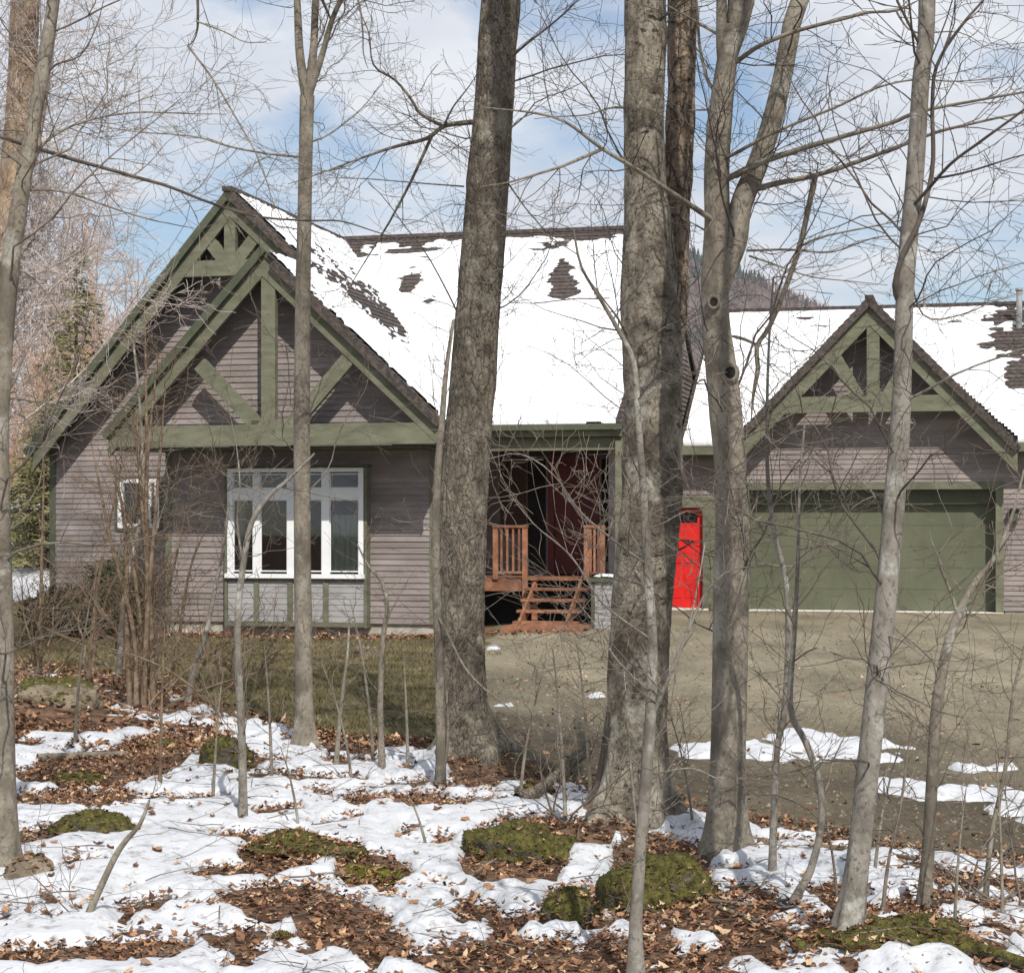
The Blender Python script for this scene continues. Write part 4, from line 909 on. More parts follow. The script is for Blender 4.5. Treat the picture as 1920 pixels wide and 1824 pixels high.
class Tree:
    def __init__(s, name, label, base_px, m, seed, cat='tree', group=None, Y=None, twig_mat=None):
        g = ground_pt(*base_px); s.Y = Y or g[1]
        if Y: g = np.array([(base_px[0] - CX) / F * Y, Y, float(H((base_px[0] - CX) / F * Y, Y))])
        s.base = g; s.m = m; s.tm = twig_mat or (B_twigd if cat == 'tree' else B_twig); s.R = np.random.default_rng(seed); s.seed = seed
        s.root = empty(name, g.tolist(), label, cat, group); s.tw = Tubes(); s.paths = []
    def stem(s, pts, name='trunk', sides=20, step=.05, top=None, top_r=.02, rough=(.05, 3, 6), flare=.5, m=None, ground=True, lump=.03, lean=(0, 0)):
        P, Rr = px_path(pts, s.Y)
        if ground: P = np.concatenate([[P[0] + [0, 0, -.18]], P]); Rr = np.concatenate([[Rr[0] * 1.03], Rr])
        if top is not None:
            d = unit(P[-1] - P[-2]); p, r0 = P[-1], Rr[-1]; k = 5; zt = P[-1][2]
            for i in range(k):
                f = (i + 1) / k; p = p + unit(d + s.R.normal(size=3) * .10 + np.array([lean[0], lean[1], .25])) * (top - zt) / k
                P = np.concatenate([P, [p]]); Rr = np.concatenate([Rr, [r0 + (top_r - r0) * f]])
        C, par = smooth_path(P, step); rad = np.interp(par, np.arange(len(Rr)), Rr)
        tb = Tubes(); tb.add(C, rad, sides, rough=rough_fn(rough[0], rough[1], rough[2], flare if ground else 0, s.base[2], s.seed, lump=lump))
        obj(name, tb.mesh(name, s.base), m or s.m, s.root)
        s.paths.append((C, rad)); return C, rad
    def limb(s, pts, w0, w1, twigs=4.0, tl=(.25, .7), lvl=2, m=None, name='limb', sides=7, jig=.006, up=.03):
        P = np.array([at(p[0], p[1], s.Y + (p[2] if len(p) > 2 else 0)) for p in pts]); C, par = smooth_path(P, .06)
        C = C + np.cumsum(s.R.normal(size=C.shape) * jig * .35, 0) * np.linspace(0, 1, len(C))[:, None] * .6
        rad = np.interp(np.linspace(0, 1, len(C)), [0, .82, 1], [w0 * .42 / F * s.Y, w1 * .42 / F * s.Y, .6 / F * s.Y])
        tb = Tubes(); tb.add(C, rad, sides); obj(name, tb.mesh(name, s.base), m or s.m, s.root)
        s.spray(C, rad, twigs, tl, lvl, up=up); return C, rad
    def spray(s, C, rad, dens, tl, lvl, z0=-9, z1=99, up=.03, rf=.45, minr=.0012, ang=(30, 72), sub=6.5, flat=.6):
        D = np.gradient(C, axis=0); seg = np.linalg.norm(np.diff(C, axis=0), axis=1); tot = seg.sum(); n = int(tot * dens * 1.6 + s.R.random())
        for _ in range(n):
            i = int(s.R.integers(1, len(C)))
            if not (z0 < C[i][2] < z1): continue
            d = unit(D[i]); q = s.R.normal(size=3); q[2] *= flat; q -= d * np.dot(q, d); q = unit(q); A = math.radians(s.R.uniform(*ang))
            Ln = s.R.uniform(*tl); r = min(rad[i] * rf, .0042 * Ln + .0014)
            grow(s.tw, C[i], unit(math.cos(A) * d + math.sin(A) * q), Ln, max(r, minr), lvl, s.R, up, minr=minr, dens=sub)
    def done(s):
        if s.tw.n: obj('crown', s.tw.mesh('crown', s.base), s.tm, s.root)
        return s.root

# dark rough maple, centre left
t = Tree('maple_tree', 'thick rough dark trunk left of the porch stairs', (872, 1440), B_dark, 21)
c = t.stem([(885, 1460, 120), (876, 1380, 92), (868, 1300, 86), (866, 1150, 86), (868, 1000, 84), (880, 800, 84), (895, 600, 82), (908, 420, 80), (920, 280, 76), (930, 140, 73), (938, 0, 72)], sides=64, step=.022, top=13, rough=(.10, 7, 2.6), flare=.55, lump=.05)
t.limb([(905, 228), (860, 232, -.1), (830, 238, -.2), (800, 260, -.2), (740, 275, -.3), (680, 295, -.4), (600, 325, -.5), (540, 345, -.6)], 13, 3, 7)
t.limb([(832, 237, -.2), (790, 215, -.2), (770, 185, -.3), (740, 150, -.3), (700, 122, -.4), (690, 60, -.4), (665, 5, -.5)], 8, 3, 7)
t.limb([(832, 236, -.2), (850, 200, -.3), (880, 160, -.4), (900, 130, -.5)], 5, 2, 6)
t.limb([(812, 250, -.2), (780, 320, -.1), (755, 370, 0), (715, 440, .1), (670, 510, .1), (640, 560, .1)], 8, 3, 6)
t.limb([(945, 120), (985, 85, -.2), (1030, 50, -.3), (1075, 10, -.4), (1120, -40, -.5)], 7, 3, 6)
t.limb([(950, 340), (985, 390, .1), (1010, 420, .2), (1050, 470, .3)], 4, 2, 5)
t.limb([(870, 350), (800, 345, -.1), (700, 338, -.2), (620, 335, -.3)], 4, 2, 5)
t.spray(*c, 3.0, (.5, 1.6), 2, 2.6, 5); t.spray(*c, 3.0, (1.0, 2.6), 2, 5, 13, rf=.35)
t.done()

# big double birch right of centre
t = Tree('birch_tree', 'thickest grey banded twin trunk in front of the red door', (1190, 1560), B_birch, 33)
c = t.stem([(1185, 1580, 135), (1190, 1480, 118), (1195, 1350, 110), (1200, 1200, 112), (1212, 1050, 116), (1222, 900, 114), (1226, 780, 106), (1222, 660, 108), (1218, 560, 106), (1216, 440, 88), (1210, 320, 78), (1208, 180, 78), (1212, 60, 78), (1210, 0, 78)], sides=56, step=.025, top=14, rough=(.055, 4, 7), flare=.45, lump=.06)
t.stem([(1150, 1560, 60, .10), (1150, 1450, 50, .10), (1165, 1300, 48, .08), (1180, 1180, 40, .06)], name='trunk', sides=28, step=.03, rough=(.07, 5, 4), flare=.5)
t.stem([(1245, 760, 50, .10), (1256, 600, 58, .14), (1262, 480, 54, .18), (1268, 380, 54, .22), (1275, 260, 54, .26), (1278, 120, 52, .3), (1280, 0, 50, .34), (1282, -160, 44, .4)], name='dead_trunk', sides=40, step=.02, rough=(.17, 5, 6), m=B_rot, ground=False, lump=.05)
t.limb([(1172, 202), (1140, 203, -.2), (1100, 215, -.3), (1050, 218, -.4), (1000, 222, -.5)], 6, 2, 6)
t.limb([(1180, 640), (1160, 600, -.3), (1130, 560, -.4), (1100, 520, -.4), (1085, 500, -.5)], 7, 3, 6)
t.limb([(1190, 660), (1210, 640, -.25), (1250, 610, -.3), (1300, 590, -.3), (1320, 560, -.3)], 4, 2, 4)
t.spray(*c, 2.2, (.5, 1.5), 2, 1.4, 4.8); t.spray(*c, 3.0, (1.0, 2.6), 2, 5, 14, rf=.35)
t.done()
# forked beech right of the birch
t = Tree('beech_tree', 'smooth grey forked trunk with dark knot holes left of the garage door', (1360, 1612), B_beech, 41)
c = t.stem([(1362, 1640, 78), (1362, 1560, 70), (1364, 1450, 66), (1368, 1300, 66), (1370, 1150, 66), (1373, 1000, 62), (1370, 880, 58), (1362, 780, 62), (1354, 700, 60), (1342, 600, 54), (1342, 500, 52), (1345, 420, 48), (1344, 320, 48), (1350, 220, 46), (1362, 120, 40), (1372, 60, 36), (1380, 0, 32)], sides=40, step=.03, top=11, top_r=.012, rough=(.03, 3, 5), flare=.45, lump=.05)
c2 = t.stem([(1346, 575, 30), (1356, 520, 40), (1379, 455, 44), (1390, 385, 42), (1420, 310, 40), (1446, 232, 38), (1466, 150, 37), (1480, 75, 36), (1500, 0, 34)], name='limb', sides=28, step=.035, top=9, top_r=.012, rough=(.03, 3, 5), ground=False, lump=.04)
t.stem([(1358, 150, 22), (1353, 80, 22), (1353, 0, 20), (1350, -80, 18)], name='limb', sides=16, ground=False, top=8)
t.stem([(1372, 110, 20), (1392, 50, 22), (1405, 0, 20), (1415, -60, 18)], name='limb', sides=16, ground=False, top=8)
for (kx, ky, kw) in ((1338, 567, 15), (1369, 699, 20)):      # knot holes
    kp = at(kx, ky, t.Y - .088); kr = kw * .5 / F * t.Y
    a = np.linspace(0, 2 * math.pi, 14, endpoint=False); rings = [(kr * 1.9, .02), (kr * 1.55, -.012), (kr * 1.1, -.012), (kr * .7, .012)]
    V = np.concatenate([[kp + [r_ * math.cos(x), o_, r_ * 1.15 * math.sin(x)] for x in a] for r_, o_ in rings]) - t.base; j = np.arange(14)
    obj('knot', np_mesh('knot', V, [np.concatenate([np.stack([q * 14 + j, q * 14 + (j + 1) % 14, q * 14 + 14 + (j + 1) % 14, q * 14 + 14 + j], -1) for q in range(3)])], True), B_beech, t.root)
    V = np.array([kp + [kr * .95 * math.cos(x), -.003, kr * 1.15 * math.sin(x)] for x in a]) - t.base
    obj('knot_hole', prism_mesh('knot_hole', V, (0, .03, 0)), M_dark, t.root)
t.limb([(1344, 342), (1366, 334, -.05), (1410, 312, -.1), (1462, 292, -.2), (1575, 257, -.4), (1670, 230, -.5), (1736, 206, -.6), (1920, 172, -.8), (2050, 140, -.9)], 16, 5, 6)
t.limb([(1398, 362), (1420, 354, -.03), (1460, 343, -.1), (1507, 334, -.1), (1575, 315, -.2), (1710, 266, -.3), (1780, 243, -.4), (1920, 212, -.5), (2040, 190, -.6)], 15, 5, 6)
t.limb([(1366, 128), (1395, 106, -.05), (1432, 82, -.2), (1500, 56, -.3), (1575, 37, -.4), (1631, 24, -.4), (1684, 19, -.5), (1740, -10, -.5)], 12, 6, 5)
t.limb([(1680, 20, -.5), (1695, 45, -.5), (1720, 62, -.55), (1800, 62, -.6), (1850, 90, -.7)], 5, 2, 6)
t.limb([(1348, 300), (1375, 290, -.1), (1420, 265, -.2), (1462, 244, -.3), (1575, 199, -.4), (1650, 165, -.5), (1725, 150, -.5), (1800, 155, -.6), (1920, 145, -.7)], 9, 3, 7)
t.limb([(1530, 326, -.2), (1525, 345, -.2), (1515, 394, -.15), (1500, 461, -.1), (1477, 530, -.1), (1445, 612, 0), (1421, 650, .05), (1424, 690, .05), (1417, 745, .05), (1412, 800, .05)], 13, 11, 4)
t.limb([(1421, 648, .05), (1395, 635, .05), (1365, 627, .02)], 7, 8, 2)
t.limb([(1344, 418), (1322, 403, -.08), (1260, 362, -.25), (1200, 322, -.4), (1130, 279, -.5), (1060, 228, -.6), (1015, 213, -.6), (975, 207, -.7), (900, 200, -.8)], 14, 5, 6)
t.limb([(1132, 279, -.5), (1090, 297, -.5), (1050, 314, -.6), (1000, 330, -.6), (950, 345, -.7), (900, 352, -.8)], 8, 4, 6)
t.limb([(1352, 185), (1330, 158, .05), (1318, 120, .1), (1310, 80, .1), (1306, 20, .1), (1300, -40, .1)], 9, 6, 3)
t.limb([(1352, 68), (1320, 50, .05), (1290, 32, .1), (1240, 5, .1)], 8, 4, 3)
t.limb([(1335, 440), (1310, 425, .1), (1280, 408, .2)], 6, 3, 3)
t.limb([(1340, 206), (1310, 206, .05), (1290, 206, .1)], 5, 4, 1)
t.limb([(1375, 830), (1440, 800, -.2), (1500, 770, -.3), (1560, 735, -.3)], 6, 2, 6)
t.limb([(1395, 1060), (1430, 1058, -.2), (1500, 1060, -.3), (1580, 1010, -.4)], 5, 2, 6)
t.limb([(1400, 470), (1480, 468, -.1), (1560, 472, -.2), (1640, 445, -.2), (1700, 440, -.2), (1840, 445, -.3)], 6, 2, 6)
t.limb([(1405, 480), (1450, 495, -.1), (1520, 518, -.2), (1600, 528, -.2), (1660, 535, -.3)], 5, 2, 6)
t.limb([(1500, 462, -.1), (1540, 445, -.2), (1620, 428, -.3), (1720, 412, -.3), (1800, 425, -.4)], 6, 2, 6)
t.spray(*c, 2.2, (.5, 1.5), 2, .8, 4.5); t.spray(*c, 3.2, (.8, 2.2), 2, 4.4, 11, rf=.4); t.spray(*c2, 2.4, (.5, 1.4), 2)
t.done()

# pale slender tree at the right
t = Tree('slender_tree', 'pale slender leaning trunk crossing the right side of the garage door', (1590, 1775), B_pale, 52)
c = t.stem([(1585, 1800, 52), (1592, 1740, 44), (1608, 1620, 42), (1628, 1440, 42), (1648, 1250, 42), (1668, 1050, 40), (1684, 850, 38), (1692, 700, 34), (1696, 560, 34), (1704, 450, 34), (1716, 320, 34), (1726, 160, 33), (1738, 0, 32)], sides=32, step=.03, top=9, top_r=.01, rough=(.03, 3, 5), flare=.5, lump=.04)
t.limb([(1683, 560), (1678, 535, -.05), (1692, 480, -.06), (1720, 425, -.05), (1738, 370, -.02), (1750, 300, 0), (1748, 200, 0), (1755, 130, 0), (1790, 70, 0), (1850, 0, 0), (1900, -60, 0)], 14, 7, 5, m=B_twigd)
t.limb([(1704, 395), (1740, 355, -.1), (1780, 310, -.2), (1830, 272, -.3), (1920, 208, -.4), (2000, 150, -.5)], 9, 5, 5, m=B_twigd)
t.limb([(1752, 335), (1790, 328, -.1), (1830, 318, -.2), (1920, 290, -.3), (2000, 280, -.3)], 6, 3, 6, m=B_twigd)
t.limb([(1698, 752), (1750, 725, -.1), (1794, 702, -.2), (1850, 680, -.2), (1915, 658, -.3), (1990, 640, -.3)], 7, 4, 4)
t.limb([(1700, 480), (1730, 590, .1), (1800, 590, .2), (1850, 570, .2), (1920, 545, .3)], 5, 3, 6)
t.limb([(1670, 1010), (1640, 930, .1), (1600, 890, .2), (1560, 880, .2), (1500, 930, .3)], 5, 2, 6)
t.limb([(1655, 1190), (1690, 1200, -.1), (1730, 1230, -.1), (1760, 1250, -.1)], 6, 3, 4)
t.spray(*c, 2.6, (.4, 1.2), 2, .6, 3.6); t.spray(*c, 4, (.7, 1.8), 2, 3.6, 9, rf=.5)
t.done()

# slender tree over the bay window
t = Tree('slender_tree', 'slender straight trunk standing in front of the bay window', (572, 1402), B_beech, 61, twig_mat=B_twig)
c = t.stem([(572, 1420, 44), (571, 1340, 34), (569, 1200, 33), (567, 1000, 32), (566, 800, 31), (567, 600, 29), (570, 450, 27), (573, 300, 26), (576, 180, 27)], sides=26, step=.04, rough=(.03, 3, 5), flare=.4, lump=.03)
for pts in ([(575, 190, 20), (562, 100, 16), (557, 0, 13)], [(577, 190, 20), (588, 90, 15), (592, 0, 13)], [(578, 180, 16), (602, 110, 12), (622, 40, 10), (645, -20, 9)]):
    cc = t.stem(pts, name='limb', sides=14, ground=False, top=8, top_r=.008, lump=.02); t.spray(*cc, 5, (.5, 1.6), 2)
t.limb([(566, -80), (480, -120, -.3), (400, -100, -.4), (374, -50, -.5), (371, 20, -.5), (370, 55, -.5), (362, 78, -.5), (350, 88, -.5)], 9, 6, 3, m=B_twigd)
t.limb([(592, -90), (640, -60, -.3), (672, 0, -.4), (682, 60, -.4), (684, 105, -.4), (693, 132, -.4)], 6, 4, 5)
t.limb([(352, 86, -.5), (400, 150, -.5), (430, 200, -.6), (470, 270, -.7), (490, 310, -.7), (515, 385, -.8)], 5, 3, 8)
t.limb([(368, 40, -.5), (420, 60, -.6), (460, 80, -.7), (500, 80, -.8)], 4, 2, 6)
t.limb([(563, 295), (500, 288, -.2), (430, 275, -.3), (360, 255, -.4), (250, 245, -.5), (150, 225, -.6)], 6, 2, 7)
t.limb([(573, 270), (620, 250, .1), (680, 200, .2), (720, 150, .3)], 5, 2, 7)
t.spray(*c, 3.0, (.5, 1.4), 2, 1.2, 9)
t.done()

# trunks at the left edge
t = Tree('slender_tree', 'grey trunk cut by the left edge of the picture', (12, 1640), B_beech, 71, twig_mat=B_twig)
c = t.stem([(14, 1660, 52), (10, 1580, 46), (6, 1400, 44), (4, 1200, 42), (0, 1000, 40), (-2, 800, 38), (10, 600, 36), (22, 480, 34), (45, 330, 30), (72, 180, 26), (95, 40, 24), (105, -30, 22)], sides=28, step=.04, top=8, top_r=.01, rough=(.03, 3, 5), flare=.4)
t.limb([(-60, 235), (0, 256), (60, 275, .1), (140, 300, .2), (250, 330, .3), (320, 350, .4), (390, 378, .5), (480, 404, .5), (570, 412, .6), (640, 413, .6), (700, 430, .7), (780, 455, .8)], 11, 4, 5, m=B_twigd)
t.limb([(35, 360), (80, 356, .1), (130, 362, .2), (200, 385, .3), (280, 410, .4), (370, 428, .5)], 6, 3, 5)
t.limb([(50, 300), (100, 255, .2), (160, 228, .3), (250, 212, .4), (340, 215, .5), (425, 217, .6)], 7, 3, 6)
t.limb([(72, 180), (100, 125, .2), (150, 105, .3), (180, 50, .3), (195, -10, .3)], 6, 3, 6)
t.limb([(20, 500), (60, 520, .1), (100, 570, .2), (130, 630, .3)], 5, 2, 5)
t.limb([(5, 745), (60, 752, .2), (110, 760, .3), (150, 775, .3)], 5, 2, 5)
t.limb([(2, 1010), (30, 985, .1), (60, 960, .2)], 4, 2, 4)
t.spray(*c, 3.2, (.5, 1.4), 2, .8, 8)
t.done()
t = Tree('warm_barked_tree', 'orange tinted trunk near the upper left corner', (-45, 1250), B_orange, 77, twig_mat=B_far)
c = t.stem([(-45, 1250, 78), (-38, 1000, 70), (-20, 700, 64), (8, 500, 60), (26, 360, 58), (40, 200, 56), (44, 80, 54), (47, 0, 52)], sides=36, step=.07, top=15, rough=(.06, 5, 3), flare=.4)
c2 = t.stem([(34, 340, 26), (55, 300, 26), (72, 220, 24), (86, 120, 22), (97, 40, 20), (103, -20, 19)], name='limb', sides=20, ground=False, top=11)
t.spray(*c, 2.5, (1.0, 3.0), 2, 2, 15, minr=.003); t.spray(*c2, 3, (.8, 2.2), 2, minr=.003)
t.done()

# ------------------------------------------------------------------ saplings
def sapling(label, pts, seed, m=B_pale, limbs=(), dens=7, tl=(.2, .6), name='sapling', group=None, top=None, lvl=2, up=.03):
    t = Tree(name, label, (pts[0][0], pts[0][1]), m, seed, 'sapling', group)
    c = t.stem(pts, name='stem', sides=12, step=.05, rough=(.03, 2, 5), flare=.25, lump=.04, top=top, top_r=.003)
    for q in limbs: t.limb(q[0], q[1] * .75, q[2] * .7, q[3] * 1.3)
    t.spray(*c, dens, tl, lvl, .35, 9, rf=.6, up=up); t.done(); return t
sapling('thin pale sapling in front of the left end of the bay window', [(456, 1540, 16), (454, 1400, 15), (447, 1250, 14), (446, 1150, 13), (456, 1060, 12), (472, 980, 10), (505, 930, 8), (545, 895, 6), (590, 850, 4)], 101, B_pale,
        [([(456, 1060), (445, 980, .1), (450, 900, .1), (440, 820, .2), (420, 740, .2)], 8, 3, 6), ([(505, 930), (420, 890, -.1), (380, 850, -.2)], 4, 2, 5)])
sapling('pair of pale thin stems hugging the left side of the rough dark trunk', [(826, 1475, 20), (826, 1380, 18), (822, 1200, 17), (817, 1050, 16), (820, 900, 15), (828, 800, 12), (836, 700, 9), (850, 600, 6)], 102, B_beech,
        [([(826, 1470), (838, 1400), (836, 1300, .05), (822, 1200, .05)], 12, 8, 2), ([(818, 1150), (840, 1190, -.1), (880, 1262, -.2), (960, 1330, -.3), (1050, 1380, -.3), (1130, 1388, -.4), (1170, 1390, -.4)], 7, 4, 3),
         ([(818, 1080), (845, 1040, -.1), (880, 1010, -.2), (905, 995, -.2)], 5, 2, 4)])
sapling('thin sapling below the right end of the bay window', [(716, 1450, 13), (713, 1320, 11), (718, 1200, 10), (726, 1140, 9), (715, 1090, 7), (690, 1060, 5), (670, 1020, 3)], 103, B_beech, dens=7)
sapling('short thin sapling between bay window trunk and its right neighbour', [(630, 1440, 9), (636, 1360, 8), (645, 1280, 7), (652, 1220, 5), (655, 1160, 3)], 104, B_beech, dens=8, tl=(.15, .4))
sapling('stout grey sapling rising in front of the twin trunk', [(1192, 1840, 34), (1192, 1740, 24), (1200, 1600, 22), (1212, 1450, 22), (1222, 1300, 21), (1222, 1180, 19), (1212, 1040, 17), (1205, 900, 14), (1196, 780, 12), (1188, 680, 11), (1160, 620, 9), (1125, 560, 7), (1090, 500, 5), (1075, 430, 4)], 105, B_pale,
        [([(1224, 1340), (1252, 1275, -.05), (1290, 1185, -.1), (1320, 1120, -.1), (1360, 1075, -.15), (1420, 1060, -.2)], 15, 6, 6), ([(1290, 1185, -.1), (1310, 1090, -.1), (1325, 1010, -.1), (1345, 900, -.1)], 7, 3, 6),
         ([(1215, 1060), (1160, 1020, -.1), (1090, 960, -.2), (1040, 890, -.3), (980, 850, -.3), (920, 860, -.4)], 9, 3, 7), ([(1222, 1200), (1130, 1130, -.1), (1070, 1040, -.2), (1000, 980, -.3), (940, 900, -.3)], 9, 3, 8),
         ([(1222, 1300), (1160, 1240, -.1), (1110, 1160, -.1), (1060, 1100, -.2)], 7, 3, 6), ([(1225, 1450), (1300, 1440, -.05), (1340, 1458, -.05), (1390, 1460, -.1)], 6, 3, 3), ([(1200, 1600), (1185, 1460), (1175, 1330), (1165, 1230)], 10, 5, 4)])
sapling('thin sapling in front of the left part of the garage door', [(1448, 1655, 15), (1452, 1500, 13), (1458, 1400, 12), (1472, 1320, 12), (1478, 1180, 11), (1472, 1080, 10), (1452, 1000, 9), (1440, 900, 8), (1438, 780, 6), (1442, 640, 5), (1450, 520, 4)], 106, B_pale,
        [([(1472, 1080), (1510, 1035, -.1), (1560, 1000, -.1), (1600, 950, -.2), (1640, 930, -.2)], 7, 3, 6), ([(1472, 1320), (1450, 1290), (1420, 1260, -.1), (1390, 1240, -.1)], 6, 3, 4)])
sapling('crooked bowed sapling in front of the snow bank on the drive', [(1485, 1700, 15), (1520, 1630, 14), (1540, 1540, 13), (1535, 1460, 13), (1510, 1390, 12), (1482, 1325, 12), (1490, 1180, 9), (1496, 1050, 7), (1500, 900, 5), (1510, 780, 4)], 107, B_pale,
        [([(1488, 1240), (1530, 1215, -.1), (1580, 1230, -.1), (1640, 1245, -.1)], 6, 3, 5)])
sapling('forked dark sapling at the right edge of the garage door', [(1732, 1700, 26), (1740, 1600, 23), (1748, 1450, 22), (1757, 1320, 22), (1775, 1220, 20), (1798, 1150, 18), (1830, 1090, 12), (1868, 1040, 9), (1900, 960, 6), (1920, 880, 4)], 108, B_beech,
        [([(1796, 1152), (1782, 1110), (1758, 1050, -.05), (1775, 1020, -.05), (1800, 1000, -.1)], 12, 4, 5), ([(1765, 1255), (1720, 1210, -.1), (1680, 1180, -.1), (1640, 1160, -.1)], 8, 3, 5), ([(1810, 1130), (1820, 1220, -.05), (1805, 1290, -.05), (1815, 1370, -.05), (1800, 1460, -.05)], 6, 3, 4)])
sapling('wispy sapling leaning right at the right edge of the picture', [(1848, 1690, 10), (1860, 1560, 9), (1885, 1440, 8), (1900, 1300, 6), (1930, 1180, 5), (1960, 1050, 3)], 109, B_beech, dens=8)
sapling('very thin twiggy sapling beside the leaning pale trunk', [(1655, 1720, 7), (1665, 1620, 6), (1690, 1500, 5), (1700, 1420, 4), (1712, 1350, 3)], 110, B_twig, dens=10, tl=(.15, .35))
sapling('bent dead twig standing in the snow at the lower left', [(160, 1735, 14), (190, 1660, 12), (225, 1590, 11), (262, 1545, 8), (280, 1500, 5)], 111, B_beech, [([(168, 1715), (130, 1710), (90, 1770, -.1), (50, 1800, -.1)], 6, 3, 4), ([(130, 1710), (60, 1640, -.1), (10, 1600, -.1)], 5, 2, 5)], dens=9, tl=(.1, .3))
sapling('pale leaning sapling left of the brown thicket', [(222, 1270, 11), (228, 1180, 11), (240, 1080, 10), (262, 985, 9), (268, 880, 7), (262, 760, 5), (250, 640, 4)], 112, B_pale, dens=6)
sapling('pale sapling leaning right at the corner of the front room', [(352, 1320, 12), (362, 1260, 11), (385, 1190, 10), (402, 1110, 8), (420, 1020, 6), (430, 930, 4)], 113, B_pale, dens=6)
WISPY = ['upright brown sapling at the left edge of the thicket', 'brown sapling between the left thicket and the tall shrub', 'thin sapling on the lawn edge right of the bay window trunk', 'thin sapling just left of the pair of stems by the rough trunk', 'low thin sapling in snow right of the bay window trunk', 'thin sapling beside the propped dark branch', 'thin sapling left of the twin trunk base', 'second thin sapling close to the left of the twin trunk base', 'pale thin sapling against the left root of the twin trunk', 'thin sapling left of the bay window trunk', 'brown thin sapling among leaves left of the upright mossy stone', 'thin sapling right of the leaning pale trunk', 'thin sapling left of the leaning pale trunk', 'thin sapling at the lower right corner', 'thin sapling right of the forked dark sapling', 'thin sapling by the upright moss covered stone', 'thin sapling between the twin trunk and the forked beech', 'thin sapling beside the large grey rock at the left', 'short whip of a sapling behind the brown leaf mound', 'short whip of a sapling in the middle of the open snow']
for i, (px, py, hh, wd, m_) in enumerate([(75, 1290, 420, 8, B_brown), (165, 1280, 380, 8, B_brown), (700, 1425, 300, 6, B_beech), (765, 1440, 240, 6, B_beech), (660, 1470, 230, 5, B_beech), (975, 1500, 230, 6, B_beech), (1060, 1545, 330, 7, B_beech), (1110, 1560, 350, 8, B_beech), (1140, 1560, 300, 7, B_pale),
                                             (510, 1470, 260, 6, B_beech), (300, 1480, 300, 6, B_brown), (1640, 1640, 260, 6, B_beech), (1570, 1690, 220, 5, B_beech), (1880, 1720, 330, 6, B_beech), (1790, 1740, 260, 6, B_beech), (400, 1500, 250, 5, B_beech), (1300, 1560, 240, 5, B_beech), (140, 1400, 300, 6, B_beech), (560, 1560, 160, 5, B_beech), (800, 1600, 120, 5, B_beech)]):
    r = np.random.default_rng(500 + i); lx = r.uniform(-60, 60)
    sapling(WISPY[i], [(px, py, wd), (px + lx * .2, py - hh * .35, wd * .9), (px + lx * .55, py - hh * .7, wd * .6), (px + lx, py - hh, wd * .3)], 600 + i, m_, dens=9, tl=(.15, .5), group='wispy foreground saplings')

# brown thicket at the front room corner
def shrub(name, label, px, py, n, hpx, spread, m, seed, w=12, lvl=2, group=None, dens=5, tl=(.3, .9), cat='shrub'):
    t = Tree(name, label, (px, py), m, seed, cat, group, twig_mat=m); R = t.R
    for k in range(n):
        x0 = px + R.uniform(-1, 1) * spread * .25; lx = R.normal() * spread * .55; hh = hpx * R.uniform(.45, 1.05); dy = R.uniform(-.5, .5)
        pts = [(x0, py, w * R.uniform(.6, 1.2), dy * .2), (x0 + lx * .15 + R.normal() * 5, py - hh * .3, w * .8, dy * .4), (x0 + lx * .5 + R.normal() * 9, py - hh * .65, w * .55, dy * .7), (x0 + lx + R.normal() * 12, py - hh, w * .2, dy)]
        c = t.stem(pts, name='stem', sides=7, step=.12, rough=(.02, 2, 4), flare=.1, lump=.03); t.spray(*c, dens, tl, lvl, .2, 9, rf=.7, minr=.0025, sub=3.5)
    t.done()
shrub('tall_shrub', 'tall brown many stemmed shrub in front of the front room corner', 262, 1330, 7, 760, 100, B_brown, 201, 12)
shrub('tall_shrub', 'second brown tangle of stems right beside the tall many stemmed shrub', 300, 1300, 5, 560, 130, B_brown, 202, 8)
shrub('thicket', 'low brown brushy thicket left of the front room', 190, 1250, 10, 250, 240, B_brown, 203, 7, dens=7, tl=(.3, .8))
shrub('thicket', 'low brown brush beneath the bay window', 430, 1290, 12, 150, 260, B_brown, 204, 5, dens=7, tl=(.2, .6))
shrub('thicket', 'brown brush at the left edge beside the grey trunk', 60, 1300, 7, 230, 180, B_brown, 205, 6, dens=7, tl=(.3, .8))
shrub('thicket', 'arching brown canes across the lawn left of the tall shrub', 330, 1340, 8, 170, 420, B_brown, 206, 5, dens=5, tl=(.2, .6))
shrub('thicket', 'wispy dry canes growing among the right foreground snow', 1850, 1700, 10, 190, 260, B_twig, 207, 5, dens=7, tl=(.15, .4))
shrub('thicket', 'wispy dry canes growing beside the mossy mound at the twin trunk', 1060, 1570, 8, 180, 150, B_twig, 208, 5, dens=6, tl=(.15, .4))
